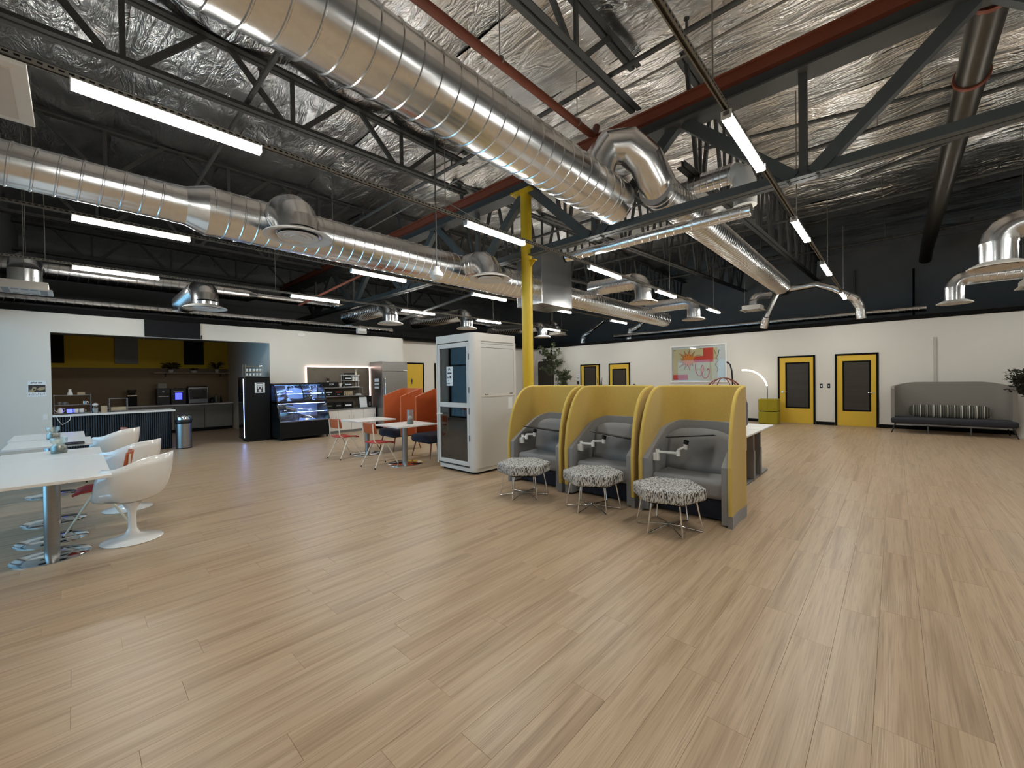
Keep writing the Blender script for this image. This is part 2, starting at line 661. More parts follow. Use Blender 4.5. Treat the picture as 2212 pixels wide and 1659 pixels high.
pv, pf = plank_mesh()
pm = bpy.data.meshes.new('plank')
pm.from_pydata(pv, [], pf)
pm.materials.append(M['plank'])
allp = []
rng = random.Random(3)
ncol = int((XS + 17.6) / PW)
for i in range(ncol):
    x = -17.6 + (i + 0.5) * PW
    y = YF - rng.random() * PL
    while y < YR:
        y0, y1 = max(y, YF), min(y + PL, YR)
        if y1 - y0 > 0.05:
            full = (y1 - y0) > PL - 1e-6
            allp.append((seen_area(x, (y0 + y1) / 2) if full else 0.0, x, y0, y1, full))
        y += PL
allp.sort(key=lambda t: -t[0])
for a, x, y0, y1, full in allp[:300]:
    o = bpy.data.objects.new('plank', pm)
    COL.objects.link(o)
    o.parent = floor
    o.location = (x, (y0 + y1) / 2, 0)
mb = MB()
tone = []
for a, x, y0, y1, full in allp[300:]:
    k = (y1 - y0) / PL
    t = rng.random()
    mb.add([(p[0] + x, p[1] * k + (y0 + y1) / 2, p[2]) for p in pv], pf)
    tone += [t] * len(pf)
me = bpy.data.meshes.new('plank_field')
me.from_pydata(mb.v, [], mb.f)
me.materials.append(M['planks'])
me.attributes.new('tone', 'FLOAT', 'FACE').data.foreach_set('value', tone)
o = bpy.data.objects.new('plank_field', me)
COL.objects.link(o)
o.parent = floor
o['kind'] = 'stuff'

# ---- walls
KY0, KY1, KTOP = -0.31, 3.805, 2.69            # opening of the kitchen
wl = MB().box(XL - 0.14, YF, 0, XL, KY0, WT).box(XL - 0.14, KY0, KTOP, XL, KY1, WT).box(XL - 0.14, KY1, 0, XL, 8.07, WT).box(XR2 - 0.14, 8.07, 0, XL - 0.14, 8.2, WT)
struct(wl.build('wall_left', 'wall'))
struct(MB().box(XR2 - 0.14, 8.2, 0, XR2, YR, WT).build('wall_left_rear', 'wall'))
struct(MB().box(XR2 - 0.14, YR, 0, XS, YR + 0.14, WT).build('wall_right', 'wall'))
struct(MB().box(XE, YB, 0, XS, YB + 0.15, ROOF + 0.4).build('wall_upper_back', 'dark'))
struct(MB().box(XE - 0.15, YF, 0, XE, YB, ROOF + 0.4).build('wall_upper_left', 'dark'))
struct(MB().box(XS, YF, 0, XS + 0.15, YB, WT).build('wall_side', 'wall'))
struct(MB().box(XS, YF, WT, XS + 0.15, YB, ROOF + 0.4).build('wall_upper_side', 'dark'))
WX1 = -5.2                                     # glazing stopped here; unseen solid wall beyond keeps blue light off the lounges
fr = MB().box(XE, YF - 0.15, 2.95, WX1, YF, ROOF + 0.4).box(XE, YF - 0.15, 0, XL, YF, 2.95).box(XL, YF - 0.15, -0.12, WX1, YF, 0.12).box(WX1, YF - 0.15, WT, XS + 0.15, YF, ROOF + 0.4)
struct(fr.build('wall_upper_front', 'dark'))
struct(MB().box(WX1, YF - 0.15, -0.12, XS + 0.15, YF, WT).build('wall_front', 'wall'))
# black deck over the rooms beyond the white walls, and the black cap band on top of the walls
struct(MB().box(XE, YF, WT - 0.03, XL - 0.14, YB, WT - 0.01).box(XR2 - 0.14, YR + 0.14, WT - 0.03, XS, YB, WT - 0.01).build('ceiling_deck', 'black'))
struct(MB().box(XL - 0.2, YF, WT, XL + 0.015, 8.07, WT + 0.12).build('trim_1', 'black'))
struct(MB().box(XR2 - 0.2, 8.07, WT, XR2 + 0.015, YR, WT + 0.12).build('trim_2', 'black'))
struct(MB().box(XR2, YR - 0.015, WT, XS, YR + 0.2, WT + 0.12).build('trim_3', 'black'))


def baseboard(name, runs, y=None, x=None):
    mb = MB()
    for a, c in runs:
        if y is not None:
            mb.box(a, y - 0.014, 0, c, y, 0.105)
        else:
            mb.box(x, a, 0, x + 0.014, c, 0.105)
    struct(mb.build(name, 'black', bevel=0.003))


baseboard('baseboard_right', [(XR2, -10.70), (-9.65, -9.22), (-8.19, -2.87), (-1.83, -1.36), (-0.33, XS)], y=YR)
baseboard('baseboard_left', [(YF, KY0), (3.82, 8.07)], x=XL)
baseboard('baseboard_rear', [(8.2, 8.29), (9.30, 9.78), (10.81, YR)], x=XR2)

# ---- storefront windows behind the camera, dusk outside
nw = 3
wx = (WX1 - XL) / nw
for i in range(nw):
    a, c = XL + i * wx, XL + (i + 1) * wx
    root = bpy.data.objects.new('window_%d' % (i + 1), None)
    COL.objects.link(root)
    root.location = (0, 0, 0)
    struct(root)
    MB().box(a, YF - 0.09, 0.12, a + 0.04, YF - 0.02, 2.95).box(c - 0.04, YF - 0.09, 0.12, c, YF - 0.02, 2.95).box(a, YF - 0.09, 2.9, c, YF - 0.02, 2.95).box(a, YF - 0.09, 0.12, c, YF - 0.02, 0.17).box(a, YF - 0.09, 2.12, c, YF - 0.02, 2.17).build('window_frame', 'black', root)
    MB().box(a + 0.04, YF - 0.06, 0.17, c - 0.04, YF - 0.052, 2.12).build('pane', 'glass', root)
    MB().box(a + 0.04, YF - 0.06, 2.17, c - 0.04, YF - 0.052, 2.90).build('pane', 'glass', root)


# ---- yellow doors in black frames
def lever(x, y, z, s, parent, ax='y'):
    mb = MB()
    if ax == 'y':
        mb.cyl((x, y, z), (x, y - 0.012, z), 0.027, n=16).cyl((x, y - 0.012, z), (x, y - 0.055, z), 0.010, n=10)
        mb.tube([(x, y - 0.055, z), (x + s * 0.03, y - 0.058, z), (x + s * 0.13, y - 0.052, z)], [0.011, 0.011, 0.009], 10)
    else:
        mb.cyl((x, y, z), (x + 0.012, y, z), 0.027, n=16).cyl((x + 0.012, y, z), (x + 0.055, y, z), 0.010, n=10)
        mb.tube([(x + 0.055, y, z), (x + 0.058, y + s * 0.03, z), (x + 0.052, y + s * 0.13, z)], [0.011, 0.011, 0.009], 10)
    return mb.build('door_handle', 'chrome', parent, smooth=40)


def door_y(name, x0, x1, gx0, gx1, gz0, gz1, hx, hs, top=2.215):
    root = bpy.data.objects.new(name, None)
    COL.objects.link(root)
    struct(root)
    y = YR
    MB().box(x0, y - 0.03, 0, x0 + 0.055, y, top).box(x1 - 0.055, y - 0.03, 0, x1, y, top).box(x0, y - 0.03, top - 0.055, x1, y, top).build('door_frame', 'black', root, bevel=0.004)
    a, c = x0 + 0.055, x1 - 0.055
    MB().box(a, y - 0.018, 0.008, gx0, y, top - 0.055).box(gx1, y - 0.018, 0.008, c, y, top - 0.055).box(gx0, y - 0.018, gz1, gx1, y, top - 0.055).box(gx0, y - 0.018, 0.008, gx1, y, gz0).build('door_leaf', 'door', root)
    b_ = 0.045
    MB().box(gx0, y - 0.026, gz0, gx0 + b_, y, gz1).box(gx1 - b_, y - 0.026, gz0, gx1, y, gz1).box(gx0 + b_, y - 0.026, gz0, gx1 - b_, y, gz0 + b_).box(gx0 + b_, y - 0.026, gz1 - b_, gx1 - b_, y, gz1).build('glazing_bead', 'black', root, bevel=0.003)
    MB().box(gx0 + b_, y - 0.012, gz0 + b_, gx1 - b_, y - 0.004, gz1 - b_).build('pane', 'gdoor', root)
    if hx is not None:
        lever(hx, y - 0.018, 1.03, hs, root)
    return root


door_y('door_1', -2.86, -1.84, -2.645, -1.985, 0.50, 2.00, -2.73, 1)
door_y('door_2', -1.35, -0.334, -1.165, -0.505, 0.46, 1.99, -0.45, -1)
door_y('door_3', -10.69, -9.66, -10.50, -9.85, 0.30, 2.12, None, 1)
door_y('door_4', -9.21, -8.20, -9.03, -8.37, 0.50, 1.97, -8.3, -1)


def door_x(name, y0, y1, top=2.26, sign=True):
    root = bpy.data.objects.new(name, None)
    COL.objects.link(root)
    struct(root)
    x = XR2
    MB().box(x, y0, 0, x + 0.03, y0 + 0.055, top).box(x, y1 - 0.055, 0, x + 0.03, y1, top).box(x, y0, top - 0.055, x + 0.03, y1, top).build('door_frame', 'black', root, bevel=0.004)
    MB().box(x, y0 + 0.055, 0.008, x + 0.018, y1 - 0.055, top - 0.055).build('door_leaf', 'door', root)
    lever(x + 0.018, y0 + 0.12, 1.03, 1, root, 'x')
    if sign:
        yc, zc = (y0 + y1) / 2 - 0.06, 1.56
        MB().box(x + 0.018, yc - 0.075, zc - 0.15, x + 0.021, yc + 0.075, zc + 0.13).build('sign_plate', 'yellow', root, bevel=0.001)
        mb = MB()
        pts = [(0, 0.075)] + [(0.017 * math.cos(a), 0.088 + 0.017 * math.sin(a)) for a in [i * PI / 6 for i in range(12)]]
        mb.prism([(yc + p[0], zc + p[1]) for p in pts[1:]], x + 0.021, x + 0.024, 'x')
        mb.prism([(yc - 0.012, zc + 0.068), (yc + 0.012, zc + 0.068), (yc + 0.034, zc + 0.04), (yc + 0.036, zc - 0.03), (yc + 0.018, zc - 0.03), (yc + 0.018, zc - 0.11), (yc - 0.018, zc - 0.11), (yc - 0.018, zc - 0.03), (yc - 0.036, zc - 0.03), (yc - 0.034, zc + 0.04)], x + 0.021, x + 0.024, 'x')
        mb.build('pictogram', 'ink', root)
    return root


door_x('door_5', 8.30, 9.29)
door_x('door_6', 9.79, 10.80, sign=False)

# white-framed window with rounded corners at the far end of the rear wall
root = bpy.data.objects.new('window_4', None)
COL.objects.link(root)
struct(root)
def rrect(x0, z0, x1, z1, r, n=6):
    out = []
    for cx, cz, a in ((x1 - r, z1 - r, 0), (x0 + r, z1 - r, PI / 2), (x0 + r, z0 + r, PI), (x1 - r, z0 + r, 1.5 * PI)):
        out += [(cx + r * math.cos(a + i * PI / 2 / n), cz + r * math.sin(a + i * PI / 2 / n)) for i in range(n + 1)]
    return out
o9, i9 = rrect(-13.30, 0.0, -12.15, 2.53, 0.16), rrect(-13.24, 0.06, -12.21, 2.47, 0.12)
mb = MB()
n9 = len(o9)
vs = [(p[0], YR - 0.05, p[1]) for p in o9] + [(p[0], YR - 0.05, p[1]) for p in i9] + [(p[0], YR, p[1]) for p in o9] + [(p[0], YR, p[1]) for p in i9]
fs = []
for i in range(n9):
    j = (i + 1) % n9
    fs += [(i, j, n9 + j, n9 + i), (2 * n9 + j, 2 * n9 + i, 3 * n9 + i, 3 * n9 + j), (i, 2 * n9 + i, 2 * n9 + j, j), (n9 + j, 3 * n9 + j, 3 * n9 + i, n9 + i)]
mb.add(vs, fs).build('window_frame', 'white', root)
MB().prism(i9, YR - 0.015, YR - 0.005, 'y').build('pane', 'gdoor', root)

# ---- ceiling: foil-faced insulation in sheets that sag between the purlins
struct(MB().box(XE, YF - 0.15, ROOF + 0.25, XS, YB, ROOF + 0.4).build('ceiling', 'dark'))
ceil = bpy.data.objects['ceiling']
yy = YF
k = 0
while yy < YB - 0.1:
    wd = 1.83
    y1 = min(yy + wd, YB)
    nx, ny = 190, 12
    rows = []
    for j in range(ny + 1):
        v = j / ny
        row = []
        for i in range(nx + 1):
            x = XE + (XS - XE) * i / nx
            y = yy + (y1 - yy) * v
            s = math.sin(PI * v) ** 0.7
            d = 0.10 * s + 0.09 * s * noise.noise(Vector((x * 0.55, y * 0.9, k * 3.1))) + 0.05 * noise.noise(Vector((x * 1.9, y * 1.4, 7.7 + k)))
            d += 0.035 * abs(noise.noise(Vector((x * 1.2 + y, y * 4.2, 3.3)))) * s
            row.append((x, y, ROOF - d + 0.06))
        rows.append(row)
    MB().grid(rows).build('insulation_sheet', 'foil', ceil, smooth=80)
    yy = y1
    k += 1
# ================================================================ roof steel
def web(parent, p0, p1, w_=0.07, h_=0.05, m='iron'):
    return MB().bar(p0, p1, w_, h_, up=(1, 0, 0.001)).build('web_member', m, parent)


def angle_pair(p0, p1, parent, name, m='iron', w_=0.16, h_=0.09):
    """two steel angles back to back with a gap: a chord"""
    mb = MB()
    a, c = Vector(p0), Vector(p1)
    t = (c - a).normalized()
    s = t.cross(Vector((0, 0, 1))).normalized()
    for sd in (-1, 1):
        q = s * (sd * 0.018)
        mb.bar(a + q + Vector((0, 0, h_ / 2)), c + q + Vector((0, 0, h_ / 2)), 0.014, h_)
        q2 = s * (sd * (0.018 + w_ / 4))
        mb.bar(a + q2, c + q2, w_ / 2, 0.014)
    return mb.build(name, m, parent)


def joist(x, y0, y1, zb, zt, first, panel, label):
    """open-web joist along Y; zb(y) is the bottom chord; bottom nodes at first + k*panel"""
    root = thing('roof_joist', label, 'roof truss', (x, y0, zb(y0)), 0, 'roof joists')
    L = lambda y, z: (0, y - y0, z - zb(y0))
    angle_pair(L(y0, zb(y0)), L(y1, zb(y1)), root, 'bottom_chord')
    angle_pair(L(y0, zt - 0.09), L(y1, zt - 0.09), root, 'top_chord')
    y = first
    while y < y1 - 0.1:
        if y > y0 + 0.05:
            web(root, L(y, zb(y) + 0.02), L(y, zt - 0.05), 0.06, 0.045)
        for s in (-1, 1):
            yb, yt = y + s * 0.13, y + s * panel * 0.44
            if y0 < yt < y1 and y0 < yb < y1:
                web(root, L(yb, zb(yb) + 0.02), L(yt, zt - 0.06), 0.075, 0.055)
        y += panel
    return root


zb1 = lambda y: 5.69 + 0.03 * y
for x, lb in ((-3.05, 'dark open-web roof joist right of the large duct, ending at the red girder'),
              (-7.25, 'dark open-web roof joist over the nearest strip light row, ending at the red girder'),
              (-11.35, 'dark open-web roof joist seen above the left spiral duct with diffusers'),
              (-15.45, 'dark open-web roof joist in the gloom over the kitchen wall'),
              (-19.5, 'dark open-web roof joist farthest to the left, beyond the kitchen'),
              (1.05, 'dark open-web roof joist at the upper right beside the thick dark pipe')):
    if x > 0:
        continue
    joist(x, YF, 6.30 if x > -12 else 15.5, zb1 if x > -12 else (lambda y: 5.72), ROOF - 0.02, 0.507, 2.045, lb)
zb2 = lambda y: 5.05 + 0.05 * (y - 10.0)
for x, lb in ((-2.42, 'far roof joist beyond the girder, running to the back wall above the right strip lights'),
              (-5.25, 'far roof joist beyond the girder, just right of the yellow column'),
              (-8.1, 'far roof joist beyond the girder, just left of the yellow column'),
              (-10.95, 'far roof joist beyond the girder, over the round diffusers by the booth')):
    joist(x, 6.6, YB, zb2 if x > -6 else (lambda y: 4.9 + 0.03 * (y - 10)), ROOF - 0.02, 7.4, 1.38, lb)

# girder: wide-flange top chord, angle bottom chord, webs
YG = 6.44
g = thing('girder_truss', 'deep steel girder with red top beam carried by the yellow column', 'girder', (0, YG, 4.1))
def GL(x, z):
    return (x, 0, z - 4.1)
x0, x1 = -20.0, XS
MB().box(x0, -0.17, 5.41 - 4.1, x1, 0.17, 5.435 - 4.1).build('bottom_flange', 'iron', g)
MB().box(x0, -0.012, 5.435 - 4.1, x1, 0.012, 5.66 - 4.1).build('beam_web', 'iron', g)
MB().box(x0, -0.10, 5.66 - 4.1, x1, 0.10, 5.79 - 4.1).build('red_rail', 'red', g)
MB().box(x0, -0.15, 5.79 - 4.1, x1, 0.15, 5.815 - 4.1).build('top_flange', 'red', g)
MB().box(x0, -0.11, -0.015, -5.68, -0.012, 0).box(x0, 0.012, -0.015, -5.68, 0.11, 0).box(x0, -0.026, 0, -5.68, -0.012, 0.13).box(x0, 0.012, 0, -5.68, 0.026, 0.13).build('bottom_chord', 'teal', g)
MB().box(-5.42, -0.11, -0.015, x1, -0.012, 0).box(-5.42, 0.012, -0.015, x1, 0.11, 0).box(-5.42, -0.026, 0, x1, -0.012, 0.13).box(-5.42, 0.012, 0, x1, 0.026, 0.13).build('bottom_chord', 'teal', g)
PANEL = 3.09
for kk in range(-6, 3):
    xb = -0.845 + PANEL * kk
    if xb < x0 + 1 or xb > x1 - 0.2:
        continue
    MB().bar(GL(xb, 4.12), GL(xb, 5.42), 0.09, 0.07, up=(0, 1, 0)).build('web_member', 'iron', g)
    for s in (-1, 1):
        xt = xb + s * PANEL / 2
        if x0 < xt < x1:
            MB().bar(GL(xb + s * 0.1, 4.12), GL(xt - s * 0.08, 5.42), 0.16, 0.12, up=(0, 1, 0)).build('web_member', 'teal', g)

# yellow column with its cap plate and clip
c = thing('column', 'yellow steel column with cap plate under the girder', 'column', (-5.55, YG, 0))
MB().cyl((0, 0, 0.02), (0, 0, 5.37), 0.112, n=36).build('shaft', 'yellow', c, smooth=40)
MB().box(-0.26, -0.2, 5.37, 0.26, 0.2, 5.41).build('cap_plate', 'yellow', c, bevel=0.004)
MB().box(-0.2, -0.2, 0, 0.2, 0.2, 0.02).build('base_plate', 'yellow', c)
MB().box(0.09, -0.05, 3.98, 0.24, 0.05, 4.0).prism([(0.09, 3.84), (0.24, 3.98), (0.09, 3.98)], -0.008, 0.008, 'y').build('clip_angle', 'yellow', c)
for s in (-1, 1):
    MB().cyl((s * 0.2, -0.15, 5.355), (s * 0.2, -0.15, 5.37), 0.014, n=6).build('bolt', 'yellow', c)

# ================================================================ strip lights on their channel rails
ROWS = {'A': (-4.335, 'the row passing the yellow column'), 'B': (-7.755, 'the middle row left of the booth'),
        'C': (-11.0, 'the row nearest the kitchen wall'), 'D': (-1.015, 'the right-hand row over the stools'), 'E': (2.34, 'an added row beyond the right edge')}  # row E is unseen, added for its light and reflections
ORD = ['nearest', 'second', 'third', 'fourth', 'farthest']
lp = None
for key, (rx, rl) in ROWS.items():
    rail = thing('channel_rail', 'slotted grey channel rail carrying the strip lights of ' + rl, 'rail', (rx, YF, 3.775), 0, 'light rails')
    LR = 15.6 - YF
    MB().box(-0.0205, 0, 0.003, -0.0175, LR, 0.041).box(0.0175, 0, 0.003, 0.0205, LR, 0.041).box(-0.0205, 0, 0.038, 0.0205, LR, 0.041).box(-0.0205, 0, 0, -0.010, LR, 0.003).box(0.010, 0, 0, 0.0205, LR, 0.003).build('channel', 'strut', rail)
    sl = MB()
    y = 0.05
    while y < LR and y < 9:
        sl.box(0.0203, y, 0.013, 0.0209, y + 0.029, 0.027).box(-0.0209, y, 0.013, -0.0203, y + 0.029, 0.027).box(-0.0075, y, 0.0365, 0.0075, y + 0.029, 0.0379)
        y += 0.0508
    sl.build('slots', 'blackm', rail)['kind'] = 'stuff'
    for ry in (0.9, 4.6, 8.3, 12.0, 15.6):
        MB().cyl((0, ry, 0.041), (0, ry, 1.85), 0.006, n=6).build('hanger_rod', 'strut', rail)
    for i, ys in enumerate((0.02, 3.74, 6.88, 9.95, 13.75)):
        lb = 'lit white strip light, %s of %s' % (ORD[i], rl)
        if lp is None:
            lp = thing('strip_light', lb, 'ceiling light', (rx, ys, 3.775), 0, 'strip lights')
            MB().box(-0.029, 0, -0.045, 0.029, 1.22, 0.0).build('housing', 'white', lp, bevel=0.004)
            MB().prism([(-0.029, -0.0455), (-0.040, -0.048), (-0.041, -0.060), (-0.030, -0.070), (0.030, -0.070), (0.041, -0.060), (0.040, -0.048), (0.029, -0.0455)], 0.006, 1.214, 'y').build('lens', 'tube', lp)
            for e in (0.0, 1.214):
                MB().box(-0.042, e, -0.071, 0.042, e + 0.006, 0.0).build('end_cap', 'white', lp)
        else:
            dup(lp, (rx, ys, 3.775), 0, lb)


# ================================================================ ductwork
def spiral(mb, p0, p1, r, pitch, e=0.010, n=44, rib=0.012, caps=(True, True)):
    p0, p1 = Vector(p0), Vector(p1)
    L = (p1 - p0).length
    t = (p1 - p0).normalized()
    u = t.cross(Vector((0, 0, 1)))
    u = u.normalized() if u.length > 1e-4 else Vector((1, 0, 0))
    w_ = u.cross(t)
    ks = [(0, r)]
    s = -pitch
    while s < L + pitch:
        ks += [(s - rib, r), (s - rib * 0.4, r + e), (s + rib * 0.4, r + e), (s + rib, r)]
        s += pitch
    rows = []
    for idx, (s, rr) in enumerate(ks):
        row = []
        for j in range(n + 1):
            a = 2 * PI * j / n
            q = s + (pitch * j / n if idx else 0)
            clampd = q <= 0 or q >= L
            q = min(max(q, 0), L)
            R = r if clampd else rr
            row.append(p0 + t * q + (u * math.cos(a) + w_ * math.sin(a)) * R)
        rows.append(row)
    mb.grid(rows)
    for k, (pp, on) in enumerate(((p0, caps[0]), (p1, caps[1]))):
        if on:
            n0 = len(mb.v)
            mb.v += [tuple(pp + (u * math.cos(2 * PI * j / n) + w_ * math.sin(2 * PI * j / n)) * r) for j in range(n)]
            mb.f.append(tuple(n0 + j for j in range(n)))
    return mb


def collar(mb, p0, t, r, w_=0.03, e=0.014, n=44):
    t = Vector(t).normalized()
    p0 = Vector(p0)
    return mb.cyl(p0 - t * w_ / 2, p0 + t * w_ / 2, r + e, n=n)


def elbow_pts(a, c, b_, n=5):
    """quarter-bend from a to b_ round the corner c"""
    a, c, b_ = Vector(a), Vector(c), Vector(b_)
    out = []
    for i in range(n + 1):
        th = PI / 2 * i / n
        out.append(c + (a - c) * (1 - math.sin(th)) + (b_ - c) * (1 - math.cos(th)))
    return out


def ring(mb, prof, c=(0, 0, 0), n=40):
    rows = []
    for r, z in prof + [prof[0]]:
        rows.append([(c[0] + r * math.cos(2 * PI * j / n), c[1] + r * math.sin(2 * PI * j / n), c[2] + z) for j in range(n)])
    return mb.grid(rows, closed=True)


def round_diffuser(label, x, y, z, dia, neck, src, grp='round diffusers', bodyr=None):
    """plate at (x,y,z); elbow rises and turns toward src (a point on the feeding duct)"""
    R = dia / 2
    d = thing('round_diffuser', label, 'air diffuser', (x, y, z), 0, grp)
    mb = MB()
    ring(mb, [(R, 0.0), (R, 0.012), (R * 0.93, 0.03), (R * 0.66, 0.075), (R * 0.62, 0.07), (R * 0.66, 0.045), (R * 0.86, 0.004)])
    mb.build('rim', 'grille', d, smooth=35)
    mb = MB()
    mb.lathe([(0.02, 0.03), (R * 0.30, 0.034), (R * 0.55, 0.024), (R * 0.60, 0.010), (R * 0.58, 0.004), (R * 0.42, 0.012), (R * 0.40, 0.004), (R * 0.24, 0.010), (R * 0.22, 0.002), (R * 0.05, 0.008)], n=40)
    mb.build('cone', 'grille', d, smooth=35)
    MB().cyl((0, 0, 0.045), (0, 0, 0.05), R * 0.64, n=36).build('throat', 'blackm', d)
    nr = neck / 2
    s = Vector(src) - Vector((x, y, z))
    hor = Vector((s.x, s.y, 0))
    hd = hor.normalized()
    top = s.z
    rb = min(nr * 1.25, hor.length * 0.9)
    MB().cyl((0, 0, 0.05), (0, 0, top - rb), nr, n=32).build('neck', 'duct', d, smooth=40)
    mb = MB().tube(elbow_pts((0, 0, top - rb), (0, 0, top), hd * rb + Vector((0, 0, top)), 4), nr, 32)
    mb.build('elbow', 'duct', d, smooth=18)
    mb = MB()
    collar(mb, (0, 0, top - rb), (0, 0, 1), nr, 0.03, 0.007, 32)
    collar(mb, hd * rb + Vector((0, 0, top)), hd, nr, 0.03, 0.007, 32)
    mb.build('collar', 'duct', d, smooth=40)
    if hor.length - rb > 0.05:
        mb = MB()
        spiral(mb, hd * rb + Vector((0, 0, top)), hor + Vector((0, 0, top)), nr, 0.11, 0.006, 32, 0.008)
        mb.build('branch', 'duct', d, smooth=30)
    return d


# large duct over the camera
XD, ZD, RD = -3.37, 4.47, 0.345
d = thing('spiral_duct', 'largest galvanised spiral duct running diagonally overhead', 'duct', (XD, YF + 0.02, ZD), 0, 'spiral ducts')
mb = MB()
spiral(mb, (0, 0, 0), (0, 7.05, 0), RD, 0.21, 0.011)
mb.build('duct_body', 'duct', d, smooth=30)
mb = MB()
collar(mb, (0, 7.05, 0), (0, 1, 0), RD, 0.06, 0.010)
mb.cyl((0, 7.06, 0), (0, 7.3, 0), RD, n=44)
mb.cyl((0, 7.3, 0), (0, 7.34, 0), RD + 0.008, n=44)
mb.build('end_cap', 'duct', d, smooth=40)
mb = MB().tube([(0.0, 6.75, 0.15), (0.06, 6.78, 0.42), (0.2, 6.85, 0.62), (0.42, 7.0, 0.62), (0.60, 7.2, 0.42), (0.67, 7.45, 0.12), (0.67, 7.6, 0.03)], 0.265, 32)
mb.build('elbow', 'duct', d, smooth=16)

# its continuation through the girder to the back
X2, Z2, R2 = -2.70, 4.50, 0.26
d = thing('spiral_duct', 'galvanised spiral duct passing through the girder toward the far wall', 'duct', (X2, 6.2, Z2), 0, 'spiral ducts')
mb = MB()
spiral(mb, (0, 0, 0), (0, 9.6, 0), R2, 0.12, 0.009)
mb.build('duct_body', 'duct', d, smooth=30)
MB().tube([(0, 9.6, 0), (0, 10.0, 0), (0.03, 10.25, -0.03), (0.05, 10.36, -0.12)], [R2 + 0.004, R2 + 0.004, 0.22, 0.1], 36).build('end_cap', 'duct', d, smooth=30)
mb = MB()
spiral(mb, (0.0, 0.95, 0.26), (0.85, 0.95, 0.26), 0.15, 0.10, 0.006, 32)
mb.build('side_branch', 'duct', d, smooth=30)
MB().tube([(0.85, 0.95, 0.26), (0.97, 0.95, 0.2), (1.02, 0.95, 0.02), (1.02, 0.95, -0.30)], 0.16, 30).build('branch_elbow', 'white', d, smooth=20)
MB().tube([(0.1, 9.9, -0.1), (0.9, 9.9, -0.06), (1.35, 9.7, -0.30), (1.7, 9.75, -0.55)], 0.10, 20).build('right_branch', 'duct', d, smooth=25)
MB().tube([(1.7, 9.75, -0.55), (1.84, 9.8, -0.64), (1.95, 9.9, -0.9), (1.98, 9.95, -1.25)], [0.12, 0.13, 0.13, 0.13], 14).build('flex_hose', 'foil', d, smooth=20)
MB().tube([(-0.1, 9.8, -0.15), (-0.35, 9.8, -0.7), (-0.45, 9.8, -0.95)], 0.10, 20).build('left_branch', 'duct', d, smooth=25)
MB().tube([(-0.45, 9.8, -0.95), (-0.5, 9.85, -1.1), (-0.55, 9.9, -1.3)], [0.12, 0.13, 0.12], 14).build('flex_hose', 'foil', d, smooth=20)
d = thing('small_spiral_duct', 'slim bright spiral duct hugging the underside of the girder', 'duct', (-4.9, 6.95, 4.05))
mb = MB()
spiral(mb, (0, 0, 0), (3.35, 0, 0), 0.09, 0.14, 0.006, 28)
mb.build('duct_body', 'duct', d, smooth=30)
MB().cyl((-0.03, 0, 0), (0.0, 0, 0), 0.10, n=28).build('end_cap', 'blackm', d)

# left duct with round diffusers, running right through to the far wall
XA, ZA = -6.30, 3.73
d = thing('spiral_duct', 'long galvanised spiral duct with round diffusers on the left', 'duct', (XA, YF + 0.02, ZA), 0, 'spiral ducts')
mb = MB()
spiral(mb, (0, 0, 0), (0, 2.00, 0), 0.215, 0.16, 0.008)
mb.build('duct_body', 'duct', d, smooth=30)
mb = MB().cyl((0, 2.0, 0), (0, 2.14, 0), 0.222, n=44).cyl((0, 2.14, 0), (0, 2.34, 0), 0.222, 0.30, n=44).cyl((0, 2.34, 0), (0, 2.40, 0), 0.303, n=44)
mb.build('reducer', 'duct', d, smooth=40)
mb = MB()
spiral(mb, (0, 2.4, 0), (0, 8.55, 0), 0.295, 0.16, 0.009)
mb.build('duct_body', 'duct', d, smooth=30)
MB().box(-0.38, 8.55, -0.42, 0.40, 9.75, 0.85).build('plenum_box', 'duct', d, bevel=0.006)
mb = MB()
spiral(mb, (0, 9.75, 0), (0, 16.4, 0), 0.25, 0.14, 0.008)
mb.build('duct_body', 'duct', d, smooth=30)
for nm, (dx, dy, dz) in (('near diffuser', (-5.62, 1.50, 3.47)),):
    pass
round_diffuser('large round diffuser under a shiny elbow, nearest on the left duct', -5.62, 2.02, 3.43, 0.80, 0.52, (XA, 2.02, 3.80))
round_diffuser('round diffuser on the left duct just before the yellow column', -5.52, 5.35, 3.44, 0.76, 0.46, (XA, 5.35, 3.78))
round_diffuser('round diffuser on a long elbow beyond the plenum box', -4.75, 10.1, 3.50, 0.72, 0.42, (XA, 10.1, 4.10), bodyr=0.2)
round_diffuser('round diffuser last on the duct in front of the framed artwork', -4.75, 13.75, 3.42, 0.70, 0.40, (XA, 13.75, 4.0))

# diffusers on spiral branches that come over the kitchen-side wall
for lb, x, y, z, dia, nk, sx, sz in (('round diffuser above the black wall screen', -11.1, 2.02, 3.22, 0.80, 0.50, -13.6, 3.66),
                                     ('round diffuser above the steel refrigerator', -11.3, 6.68, 3.32, 0.76, 0.46, -14.2, 3.85),
                                     ('duct elbow and diffuser rising behind the top of the white booth', -11.3, 9.75, 3.42, 0.72, 0.44, -14.6, 3.95),
                                     ('small round diffuser right of the yellow column over the olive tree', -11.3, 14.1, 3.40, 0.72, 0.42, -14.6, 3.9)):
    round_diffuser(lb, x, y, z, dia, nk, (sx, y, sz))
round_diffuser('large round diffuser at the right edge under a curved duct', 1.08, 8.95, 3.05, 0.62, 0.37, (3.2, 8.95, 3.62))
round_diffuser('small round diffuser at the right over the wall with the sofa', 1.05, 14.3, 3.22, 0.62, 0.34, (3.4, 14.3, 3.80))


